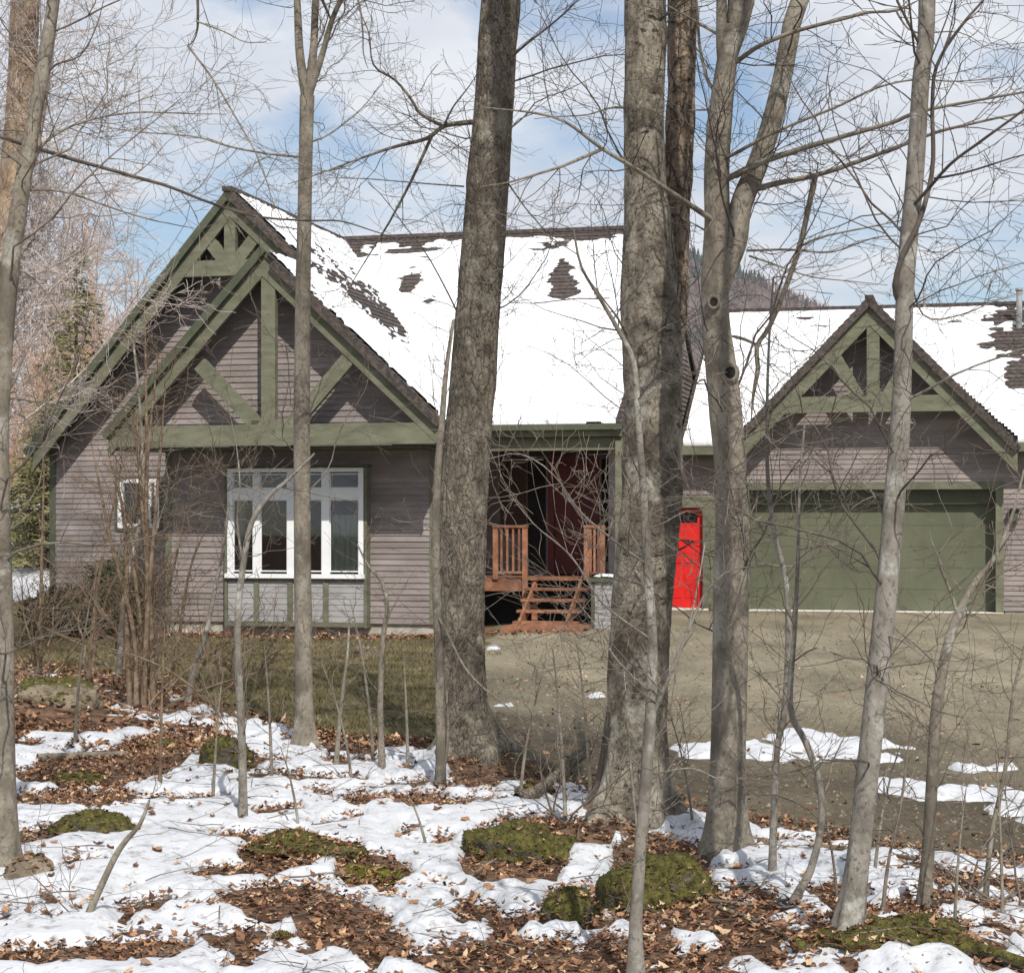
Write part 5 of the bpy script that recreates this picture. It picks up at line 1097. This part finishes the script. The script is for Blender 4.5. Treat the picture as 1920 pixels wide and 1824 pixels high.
# ------------------------------------------------------------------ boulders, moss, logs
def moss_mat(name, rock1, rock2, moss_amt, bright=1.0):
    m = bpy.data.materials.new(name); m.use_nodes = True; n, l = m.node_tree.nodes, m.node_tree.links; b = n['Principled BSDF']; b.inputs['Roughness'].default_value = .95; b.inputs['Specular IOR Level'].default_value = .08
    g = n.new('ShaderNodeNewGeometry'); sp = n.new('ShaderNodeSeparateXYZ'); l.new(g.outputs['Normal'], sp.inputs[0])
    def nz(s, d=6): z = n.new('ShaderNodeTexNoise'); z.inputs['Scale'].default_value = s; z.inputs['Detail'].default_value = d; z.inputs['Roughness'].default_value = .65; l.new(g.outputs['Position'], z.inputs['Vector']); return z.outputs['Fac']
    def rp(f, a, c, lo=.35, hi=.65): r = n.new('ShaderNodeValToRGB'); e = r.color_ramp.elements; e[0].position, e[0].color = lo, (*a, 1); e[1].position, e[1].color = hi, (*c, 1); l.new(f, r.inputs['Fac']); return r.outputs[0]
    rock = rp(nz(9), rock1, rock2); ms = rp(nz(30), (.035 * bright, .03 * bright, .013), (.15 * bright, .14 * bright, .042)); 
    ad = n.new('ShaderNodeMath'); ad.operation = 'ADD'; mm = n.new('ShaderNodeMath'); mm.operation = 'MULTIPLY_ADD'; mm.inputs[1].default_value = 2.2; mm.inputs[2].default_value = -.6; l.new(nz(7), mm.inputs[0]); l.new(sp.outputs['Z'], ad.inputs[0]); l.new(mm.outputs[0], ad.inputs[1])
    f = n.new('ShaderNodeMapRange'); f.inputs['From Min'].default_value = 1.35 - moss_amt; f.inputs['From Max'].default_value = 1.6 - moss_amt; l.new(ad.outputs[0], f.inputs['Value'])
    x = n.new('ShaderNodeMix'); x.data_type = 'RGBA'; l.new(f.outputs[0], x.inputs['Factor']); l.new(rock, x.inputs[6]); l.new(ms, x.inputs[7]); l.new(x.outputs[2], b.inputs['Base Color'])
    bp = n.new('ShaderNodeBump'); bp.inputs['Strength'].default_value = .9; bp.inputs['Distance'].default_value = .03; l.new(nz(45, 4), bp.inputs['Height']); l.new(bp.outputs[0], b.inputs['Normal'])
    return m
M_moss = moss_mat('mossy_rock', (.07, .06, .045), (.17, .145, .11), .95)
M_mossb = moss_mat('bright_moss', (.06, .05, .035), (.12, .10, .07), 1.15, 1.5)
M_rock = moss_mat('bare_rock', (.15, .12, .085), (.30, .25, .18), .25)
M_mossbrown = moss_mat('brown_mound', (.06, .036, .02), (.17, .095, .05), .55)
def leaf_mat(name):
    m = bpy.data.materials.new(name); m.use_nodes = True; n, l = m.node_tree.nodes, m.node_tree.links; b = n['Principled BSDF']; b.inputs['Roughness'].default_value = .85; b.inputs['Specular IOR Level'].default_value = .15
    a = n.new('ShaderNodeAttribute'); a.attribute_name = 'tone'; r = n.new('ShaderNodeValToRGB'); e = r.color_ramp.elements
    e[0].position, e[0].color = 0, (.05, .028, .02, 1); e[1].position, e[1].color = 1, (.52, .38, .25, 1)
    for p, c in ((.3, (.125, .062, .04)), (.6, (.225, .12, .07)), (.85, (.35, .195, .105))): x = e.new(p); x.color = (*c, 1)
    l.new(a.outputs['Fac'], r.inputs['Fac']); l.new(r.outputs[0], b.inputs['Base Color']); return m
M_leaf = leaf_mat('dead_leaves')
LEAF = np.array([(-.5, 0, .10), (-.28, .24, .0), (-.05, .20, .05), (.12, .30, -.02), (.28, .14, .06), (.55, 0, .16), (.28, -.14, .04), (.12, -.30, .0), (-.05, -.20, .05), (-.28, -.24, -.02), (0, 0, -.06)], float)
LT = np.array([(10, i, (i + 1) % 10) for i in range(10)])
def leaves(n, pts, R, size=(.05, .10), lift=.012):
    N = len(pts); s = R.uniform(*size, N); a = R.uniform(0, 2 * math.pi, N); tx = np.clip(R.normal(0, .30, N), -.6, .6); ty = np.clip(R.normal(0, .30, N), -.6, .6); cu = R.uniform(.4, 2.2, N)
    V = np.broadcast_to(LEAF, (N, 11, 3)).copy(); V[:, :, 2] *= cu[:, None]; V[:, :, 1] *= R.uniform(.7, 1.2, N)[:, None]; V *= s[:, None, None]
    ca, sa = np.cos(a)[:, None], np.sin(a)[:, None]; x = V[:, :, 0] * ca - V[:, :, 1] * sa; y = V[:, :, 0] * sa + V[:, :, 1] * ca; z = V[:, :, 2] + x * np.tan(tx)[:, None] + y * np.tan(ty)[:, None]
    W_ = np.stack([x, y, z], -1) + pts[:, None, :] + np.array([0, 0, lift]); T = (LT[None] + np.arange(N)[:, None, None] * 11).reshape(-1, 3)
    return W_.reshape(-1, 3), T
def ico_sphere(sub=4):
    import bmesh
    bm = bmesh.new(); bmesh.ops.create_icosphere(bm, subdivisions=sub, radius=1.0)
    V = np.array([v.co for v in bm.verts]); T = np.array([[v.index for v in f.verts] for f in bm.faces]); bm.free(); return V, T
ICO4 = ico_sphere(5); ICO3 = ico_sphere(3)
ROCKS = []
def boulder(label, px, py, wpx, hpx, m, seed, depth=.8, name='mossy_rock', fuzz=0.0, cat='rock'):
    """px,py: middle of the base line; wpx, hpx: silhouette size in photo pixels"""
    g = ground_pt(px, py); Y = g[1]; w = wpx * .55 * Y / F; h = hpx * .74 * Y / F
    V, T = ICO4; V = V.copy()
    n = fbm(V[:, 0] * 1.3 + seed, V[:, 1] * 1.3, V[:, 2] * 1.3, 3, seed); n2 = fbm(V[:, 0] * 5 + seed, V[:, 1] * 5, V[:, 2] * 5, 3, seed + 3)
    n3 = vnoise(V[:, 0] * 22, V[:, 1] * 22, V[:, 2] * 22, seed + 9)
    k = 1 + .42 * n + .13 * n2 + fuzz * n3
    P = V * k[:, None] * np.array([w, w * depth, h * 1.05]); P[:, 2] = np.maximum(P[:, 2], -h * .5)
    o = obj(name, np_mesh(name, P, [T], True), m); o.location = (g[0], g[1] + w * depth * .35, g[2] - h * .10)
    if fuzz:                      # moss strands and caught leaf scraps
        R = np.random.default_rng(seed); q = R.integers(0, len(P), int(2600 * fuzz / .04)); q = q[P[q, 2] > -.05 * h]; N = len(q); c_ = P[q]; d = V[q] + R.normal(0, .5, (N, 3)); d /= np.linalg.norm(d, axis=1, keepdims=True)
        e = np.cross(d, R.normal(size=(N, 3))); e = e / np.linalg.norm(e, axis=1, keepdims=True) * .004; ln = R.uniform(.004, .013, (N, 1))
        W_ = np.stack([c_ - e, c_ + e, c_ + d * ln], 1).reshape(-1, 3); obj('moss_strands', np_mesh('moss_strands', W_, [np.arange(3 * N).reshape(-1, 3)]), m, o)
    R = np.random.default_rng(seed + 50); q = R.choice(np.nonzero(P[:, 2] > .15 * h)[0], 90); W_, T_ = leaves(90, P[q], R, (.018, .05), .004); me_ = np_mesh('leaf_scraps', W_, [T_]); me_.materials.append(M_leaf)
    qa = me_.attributes.new('tone', 'FLOAT', 'POINT'); qa.data.foreach_set('value', np.repeat(R.uniform(.2, 1, 90), 11).astype(np.float32)); tag(obj('leaf_scraps', me_, None, o), kind='stuff')
    ROCKS.append((g[0], g[1] + w * depth * .35, w, w * depth))
    return tag(o, label, cat)
boulder('dark mossy boulder in the snow at the lower left', 178, 1570, 160, 62, M_moss, 3, .8, fuzz=.03)
boulder('upright moss covered stone in front of the bay window lawn', 425, 1442, 95, 78, M_moss, 4, .7, fuzz=.04)
boulder('long low mossy mound left of the twin trunk', 975, 1600, 215, 62, M_moss, 5, .7, 'mossy_mound', .04)
boulder('bright green mossy hump in the middle of the foreground snow', 700, 1655, 130, 44, M_mossb, 6, .7, 'mossy_mound', .05)
boulder('brown topped stone beside the bright green mossy hump', 640, 1612, 90, 36, M_moss, 7, .8)
boulder('broad flat brown mound of moss and leaf litter', 545, 1600, 170, 32, M_mossbrown, 8, .8, 'mossy_mound', .04)
boulder('mossy hummock sloping left from the twin trunk', 1075, 1740, 105, 88, M_moss, 9, .8, 'mossy_mound', .04)
boulder('tall fuzzy mossy mound at the foot of the twin trunk', 1245, 1700, 190, 140, M_moss, 10, .8, 'mossy_mound', .05)
boulder('small moss tuft low in the foreground snow', 525, 1770, 58, 24, M_mossb, 12, .8, 'moss_tuft', .06)
boulder('tan bare rock behind the grey trunk at the left edge', 55, 1655, 90, 70, M_rock, 13, .7, 'rock')
boulder('large grey rock at the far left of the snow', 105, 1350, 150, 62, M_rock, 14, .8, 'rock')
boulder('mossy mound right of the leaning pale trunk', 1730, 1800, 190, 62, M_moss, 15, .7, 'mossy_mound', .04)
boulder('low brown mound under the leaning pale trunk', 1640, 1815, 190, 42, M_mossbrown, 16, .8, 'mossy_mound', .04)
boulder('low mossy stone left of the upright moss stone', 300, 1405, 80, 22, M_moss, 17, .8)
boulder('low mossy log end among leaves left of centre', 140, 1470, 110, 34, M_moss, 18, .7)
boulder('small pale boulder against the front room foundation', 690, 1230, 46, 30, M_rock, 19, .8, 'rock')
boulder('dark round stone at the bottom right mound', 1515, 1800, 60, 34, M_moss, 20, .8)
boulder('small brown stump like lump by the fallen branch', 1000, 1495, 70, 34, M_mossbrown, 22, .8, 'stump', .03, 'stump')

def log(label, pts, w0, w1, m, seed, name='fallen_branch'):
    P = []
    for p in pts:
        g = ground_pt(p[0], p[1]) if len(p) == 2 else at(p[0], p[1], p[2]); P.append(g + [0, 0, .03 if len(p) == 2 else 0])
    C, par = smooth_path(np.array(P), .05); Y = P[0][1]; tb = Tubes()
    tb.add(C, np.linspace(w0, w1, len(C)) * .5 / F * Y, 10, rough=rough_fn(.10, 3, 9, 0, 0, seed, lump=.06)); base = np.array(P[0])
    o = obj(name, tb.mesh(name, base), m); o.location = base.tolist(); return tag(o, label, 'branch')
g0 = ground_pt(975, 1505)
log('dark broken branch propped up behind the mossy mound', [(970, 1508), (1010, 1480, g0[1]), (1060, 1440, g0[1] + .1), (1105, 1408, g0[1] + .2)], 24, 16, B_dark, 3)
log('pale fallen stick beside the crooked sapling', [(1330, 1700), (1400, 1708), (1470, 1700), (1540, 1690)], 8, 5, B_beech, 5)
log('dark rotten log across the lower right snow', [(1350, 1715), (1420, 1740), (1500, 1790), (1540, 1815)], 9, 6, B_dark, 6)
log('thin fallen branch on the snow in the middle foreground', [(800, 1720), (850, 1680), (900, 1640), (930, 1610)], 8, 4, B_beech, 7)
log('reddish brown fallen bough on the snow by the drive edge', [(1420, 1588), (1500, 1596), (1600, 1604), (1720, 1622)], 16, 8, B_brown, 8)
log('mossy fallen log pointing to the lower right corner', [(1690, 1755), (1760, 1775), (1840, 1800), (1930, 1826)], 34, 24, M_moss, 9, 'mossy_log')
log('slim grey log lying among the leaves at the left', [(70, 1428), (150, 1424), (240, 1420)], 16, 10, B_beech, 10)

# ------------------------------------------------------------------ leaf litter
def scatter(n, x0, x1, y0, y1, acc, seed):
    R = np.random.default_rng(seed); x = R.uniform(x0, x1, n); y = y0 + (y1 - y0) * R.random(n) ** 1.3; k = acc(x, y, R); return x[k], y[k], R
def litter(name, label, x, y, R, size, lift=.01, tones=(.15, 1.0), on_snow=False):
    z = H(x, y); sh = snow_h(x, y); z = z + np.maximum(sh, 0); z = z + R.uniform(0, .035, len(x)) * (0 if on_snow else 1)
    V, T = leaves(len(x), np.stack([x, y, z], -1), R, size, lift); me = np_mesh(name, V, [T]); me.materials.append(M_leaf)
    tn = np.repeat(np.clip(R.normal(.60, .27, len(x)), *tones), 11); q = me.attributes.new('tone', 'FLOAT', 'POINT'); q.data.foreach_set('value', tn.astype(np.float32))
    tag(obj(name, me), label, 'leaves', kind='stuff')
acc = lambda x, y, R: (snow_h(x, y) < .004) & (wood(x, y) > .25)
x, y, R = scatter(76000, -4.2, 4.2, 5.8, 15.5, acc, 1); litter('leaf_litter', 'brown fallen leaves filling the bare patches between the snow', x, y, R, (.018, .050))
x, y, R = scatter(16000, -9, 0, 14, 26, acc, 2); litter('leaf_litter', 'brown fallen leaves on the bare ground at the far left', x, y, R, (.045, .09))
def acc_edge(x, y, R):
    s = snow_h(x, y); return (s > 0) & (s < .030) & (wood(x, y) > .4) & (R.random(len(x)) < .55)
x, y, R = scatter(16000, -4, 4, 5.8, 14, acc_edge, 3); litter('leaf_scraps', 'scraps of leaf and bark strewn over the melting snow edges', x, y, R, (.012, .04), .006, on_snow=True)
def acc_sn(x, y, R): return (snow_h(x, y) > .02) & (wood(x, y) > .5) & (fbm(x * .9, y * .9, 0, 2, 88) > .0)
x, y, R = scatter(6000, -4, 4, 5.8, 14, acc_sn, 4); litter('leaf_scraps', 'tiny leaf and bark specks sprinkled on the open snow', x, y, R, (.008, .024), .004, on_snow=True)
def acc_m(x, y, R):
    u, v = to_uv(x, y); return (v > 28.4) & (v < 29.6) & (u > -14.2) & (u < -6.3) & ~((u > pl0 - .05) & (u < pl1 + .05) & (v > 28.9)) & ((u < cornR) | (v < 29.9))
x, y, R = scatter(9000, -8, 4, 26, 34, acc_m, 5); litter('leaf_litter', 'rusty leaves drifted along the foundation under the bay window', x, y, R, (.07, .13), tones=(.35, 1))
x, y, R = scatter(2600, -.6, 5, 9.5, 30, lambda x, y, R: (drive_h(x, y) > .2) & (R.random(len(x)) < .3 + .7 * (drive_h(x, y) < 1.2)), 15); litter('leaf_scraps', 'dry leaf scraps blown over the drive', x, y, R, (.03, .07), .012, on_snow=True)
R = np.random.default_rng(61); N = 9000; x = R.uniform(-.6, 7, N); y = 9.3 + 22 * R.random(N) ** 1.5; k = drive_h(x, y) > .1; x, y = x[k], y[k]; N = len(x); s_ = R.uniform(.006, .02, N); a = R.uniform(0, 6.28, N)
TV = np.array([(1, 0, 0), (-.5, .87, 0), (-.5, -.87, 0), (.1, .05, .9)]); V = TV[None] * s_[:, None, None] * R.uniform(.6, 1.3, (N, 4, 1)); V = np.stack([V[:, :, 0] * np.cos(a)[:, None] - V[:, :, 1] * np.sin(a)[:, None], V[:, :, 0] * np.sin(a)[:, None] + V[:, :, 1] * np.cos(a)[:, None], V[:, :, 2]], -1) + np.stack([x, y, drive_z(x, y)], -1)[:, None, :]
T = (np.array([(0, 1, 3), (1, 2, 3), (2, 0, 3)])[None] + np.arange(N)[:, None, None] * 4).reshape(-1, 3)
tag(obj('gravel', np_mesh('gravel', V.reshape(-1, 3), [T]), mat('gravel_stone', (.11, .097, .073), (.26, .235, .185), 9, .95, spec=.1)), 'loose gravel scattered over the drive', 'gravel', kind='stuff')
# single leaves lying on the snow
lm = []
for k in range(4):
    R = np.random.default_rng(40 + k); V, T = leaves(1, np.zeros((1, 3)), R, (.05, .07), .010); me = np_mesh('fallen_leaf', V, [T]); me.materials.append(M_leaf)
    q = me.attributes.new('tone', 'FLOAT', 'POINT'); q.data.foreach_set('value', np.full(11, (.45, .62, .8, .95)[k], np.float32)); lm.append(me)
x, y, R = scatter(900, -2.6, 2.6, 6.6, 12, lambda x, y, R: (snow_h(x, y) > .02) & (wood(x, y) > .6), 6)
for k in range(min(130, len(x))):
    o = bpy.data.objects.new('fallen_leaf', lm[k % 4]); COL.objects.link(o); o.location = (x[k], y[k], float(H(x[k], y[k]) + snow_h(x[k], y[k]))); o.rotation_euler = (0, 0, R.uniform(0, 6.28)); s = R.uniform(.7, 1.15); o.scale = (s, s, s)
    tag(o, 'single curled brown leaf lying on the foreground snow', 'leaf', 'single fallen leaves on the snow')
# fine fallen twigs
tb = Tubes(); R = np.random.default_rng(77)
for k in range(520):
    px_, py_ = R.uniform(-2.8, 2.8), R.uniform(6.2, 14)
    if wood(px_, py_) < .5: continue
    zz = float(H(px_, py_) + max(float(snow_h(px_, py_)), 0)) + .012; a = R.uniform(0, 6.28); grow(tb, np.array([px_, py_, zz]), np.array([math.cos(a), math.sin(a), .12]), R.uniform(.12, .5), R.uniform(.0015, .005), 1, R, -.01, .10, 3, .15, .0012)
tag(obj('twig_litter', tb.mesh('twig_litter'), B_twig), 'fine fallen twigs scattered over snow and leaves', 'twigs', kind='stuff')
# dead grass on the lawn and tufts
def grass(name, label, n, x0, x1, y0, y1, keep, hgt, m, seed):
    R = np.random.default_rng(seed); x = R.uniform(x0, x1, n); y = R.uniform(y0, y1, n); k = keep(x, y); x, y = x[k], y[k]; N = len(x); z = H(x, y) - .005
    a = R.uniform(0, 6.28, N); h = R.uniform(*hgt, N); w = .006 + .004 * R.random(N); b = R.normal(0, .6, (N, 2)) * h[:, None]
    V = np.stack([np.stack([x - w * np.cos(a), y - w * np.sin(a), z], -1), np.stack([x + w * np.cos(a), y + w * np.sin(a), z], -1), np.stack([x + b[:, 0], y + b[:, 1], z + h], -1)], 1).reshape(-1, 3)
    tag(obj(name, np_mesh(name, V, [np.arange(3 * N).reshape(-1, 3)]), m), label, 'grass', kind='stuff')
M_grass = mat('dead_grass', (.092, .076, .038), (.26, .203, .12), 1.2, .95, c3=(.16, .132, .067), spec=.05)
grass('dead_grass', 'flattened olive brown winter grass on the lawn', 60000, -9, .6, 13.5, 31, lambda x, y: (wood(x, y) < .6) & (x < -.35 + .5 * fbm(x * .8, y * .5, 0, 3, 44)) & (to_uv(x, y)[1] < 29.3), (.02, .06), M_grass, 9)

# ------------------------------------------------------------------ spruce, evergreen shrubs, far bare trees
M_needle = mat('spruce_needles', (.10, .10, .045), (.27, .24, .12), 2.2, .9, c3=(.18, .168, .078), spec=.1, rnd=.1)
def conifer(name, label, x, y, h, w, seed, droop=.25, dens=1.0):
    z = float(H(x, y)); root = empty(name, (x, y, z), label, 'tree'); R = np.random.default_rng(seed); tb = Tubes(); tb.add([(0, 0, -.2), (0, 0, h * .5), (0, 0, h)], [h * .014, h * .008, .01], 8); obj('trunk', tb.mesh('trunk'), B_brown, root)
    V = []; bt = Tubes(); zz = h * .06
    while zz < h * .985:
        f = 1 - zz / h; Lb = w * (f ** .8) * R.uniform(.75, 1.15) + .08; nb_ = int(5 + 3 * f)
        for q in range(nb_):
            a = R.uniform(0, 6.28); d = np.array([math.cos(a), math.sin(a), .15 - droop * f]); P = np.array([[0, 0, zz], d * Lb * .5 + [0, 0, zz], d * Lb + [0, 0, zz + .10 * Lb]]); bt.add(P, [.02 * f + .006, .012 * f + .004, .003], 4)
            m_ = int(26 * dens * max(Lb, .3))
            t_ = R.uniform(.15, 1.05, m_)[:, None]; c_ = np.array([0, 0, zz]) + d * Lb * t_ + R.normal(0, .06, (m_, 3)); s_ = unit(np.array([-d[1], d[0], 0]))
            dirs = s_[None] * R.normal(0, 1, (m_, 1)) + d[None] * .7 + R.normal(0, .3, (m_, 3)) + np.array([0, 0, -.25]); dirs /= np.linalg.norm(dirs, axis=1, keepdims=True); ln = R.uniform(.12, .30, (m_, 1)); wd = np.cross(dirs, R.normal(size=(m_, 3))); wd = wd / np.linalg.norm(wd, axis=1, keepdims=True) * .028
            V.append(np.stack([c_ - wd, c_ + wd, c_ + dirs * ln], 1).reshape(-1, 3))
        zz += h * .028
    V = np.concatenate(V); N0 = len(V); VV = np.concatenate([V] + bt.V); tag(obj('foliage', np_mesh('foliage', VV, [np.arange(N0).reshape(-1, 3), np.concatenate(bt.Q) + N0]), M_needle, root), kind='stuff')
def xz(px, Y): return (px - CX) / F * Y
conifer('spruce_tree', 'olive green spruce standing behind the left end of the house', xz(143, 43), 43, 7.3, 1.6, 5)
conifer('spruce_tree', 'shorter bushy spruce left of the taller spruce behind the house', xz(85, 42), 42, 3.6, 1.5, 6)
conifer('spruce_tree', 'small spruce right of the taller spruce just behind the gable eave', xz(215, 44), 44, 3.8, 1.3, 7)
M_ever = mat('evergreen_leaves', (.02, .028, .012), (.085, .10, .04), 3, .8, c3=(.045, .058, .022), spec=.2)
def evergreen(label, px, Y, w, h, seed):
    x, y = xz(px, Y), Y; root = empty('evergreen_shrub', (x, y, float(H(x, y))), label, 'shrub'); R = np.random.default_rng(seed); tb = Tubes()
    for k in range(7): a = R.uniform(0, 6.28); tb.add([(0, 0, -.1), (math.cos(a) * w * .2, math.sin(a) * w * .2, h * .4), (math.cos(a) * w * .4, math.sin(a) * w * .4, h * .8)], [.02, .014, .006], 5)
    obj('stems', tb.mesh('stems'), B_brown, root); N = 5200; p = R.normal(size=(N, 3)); p /= np.linalg.norm(p, axis=1, keepdims=True); p *= R.random((N, 1)) ** .4; lump = 1 + .3 * vnoise(p[:, 0] * 3 + seed, p[:, 1] * 3, p[:, 2] * 3, seed)
    c_ = p * lump[:, None] * [w * .5, w * .5, h * .5] + [0, 0, h * .48]; d = R.normal(size=(N, 3)); d /= np.linalg.norm(d, axis=1, keepdims=True); e = np.cross(d, R.normal(size=(N, 3))); e /= np.linalg.norm(e, axis=1, keepdims=True)
    V = np.stack([c_ - e * .02, c_ + e * .02, c_ + d * .09], 1).reshape(-1, 3); obj('foliage', np_mesh('foliage', V, [np.arange(3 * N).reshape(-1, 3)]), M_ever, root)
evergreen('dark evergreen shrub against the shaded gable wall', 215, 30.6, 1.3, 1.35, 3)
evergreen('dark low evergreen shrub at the left corner of the house', 120, 31.0, 1.5, .85, 4)

evergreen('small dark evergreen shrub in the snow patch left of the house', 58, 46, 1.0, .6, 5)

def bare_tree(seed, h, m, minr=.011, thick=1.0, dens=1.0):
    R = np.random.default_rng(seed); tb = Tubes(); tk = Tubes(); n = 10; P = np.zeros((n + 1, 3)); d = np.array([0, 0, 1.]); P[0, 2] = -.3
    for i in range(n): d = unit(d + R.normal(size=3) * .07 + [0, 0, .15]); P[i + 1] = P[i] + d * h * .8 / n
    rr = np.linspace(.011 * h * thick, .02, n + 1); C, par = smooth_path(P, .3); rad = np.interp(par, np.arange(n + 1), rr); tk.add(C, rad, 8)
    for _ in range(int(34 * dens)):
        i = int(R.integers(len(C) // 5, len(C))); f = i / len(C); a = R.uniform(0, 6.28); A = R.uniform(.5, 1.1); dd = np.array([math.cos(a) * math.sin(A), math.sin(a) * math.sin(A), math.cos(A)])
        grow(tb, C[i], dd, h * R.uniform(.16, .34) * (1.25 - .7 * f), max(rad[i] * .45, minr), 2, R, .05, .12, 2.6, .8, minr)
    return tk, tb
protos = []
for k, (h, m_) in enumerate([(11, B_far), (9.5, B_far), (8, B_farw), (12, B_far), (7, B_farw)]):
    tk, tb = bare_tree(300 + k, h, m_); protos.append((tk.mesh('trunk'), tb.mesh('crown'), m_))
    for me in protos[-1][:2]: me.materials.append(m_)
def place_bare(k, x, y, s, rz, label, group):
    root = empty('bare_tree', (x, y, float(H(x, y))), label, 'tree', group, rz); root.scale = (s, s, s)
    obj('trunk', protos[k][0], None, root); obj('crown', protos[k][1], None, root)
R = np.random.default_rng(9)
spots = []
for k in range(34):
    Y = R.uniform(50, 84); px = R.uniform(-140, 360) if k > 10 else R.uniform(-500, -140); spots.append((px, Y))
for k, (px, Y) in enumerate(sorted(spots, key=lambda q: -q[1])):
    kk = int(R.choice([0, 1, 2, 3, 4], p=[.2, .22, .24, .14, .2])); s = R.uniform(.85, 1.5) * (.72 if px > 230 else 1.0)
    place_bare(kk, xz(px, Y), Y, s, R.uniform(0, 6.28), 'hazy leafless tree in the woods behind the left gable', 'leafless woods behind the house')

for k in range(13):
    Y = R.uniform(46, 52); px = R.uniform(-60, 225)
    place_bare((2, 4)[k % 2], xz(px, Y), Y, R.uniform(.5, .85), R.uniform(0, 6.28), 'rusty brown leafless small tree in the brush beside the spruces', 'rusty brush left of the house')
# ------------------------------------------------------------------ air
hm_ = bpy.data.materials.new('haze_air'); hm_.use_nodes = True; n, l = hm_.node_tree.nodes, hm_.node_tree.links
n.remove(n['Principled BSDF']); pv = n.new('ShaderNodeVolumePrincipled'); pv.inputs['Color'].default_value = (.86, .92, 1.0, 1); pv.inputs['Density'].default_value = .00017; pv.inputs['Anisotropy'].default_value = .2
l.new(pv.outputs[0], n['Material Output'].inputs['Volume'])
hz = obj('haze', box_mesh('haze', (-2700, -260, -12), (2700, 4300, 262)), hm_); tag(hz, 'thin blue air softening the far hill', 'haze', kind='stuff')
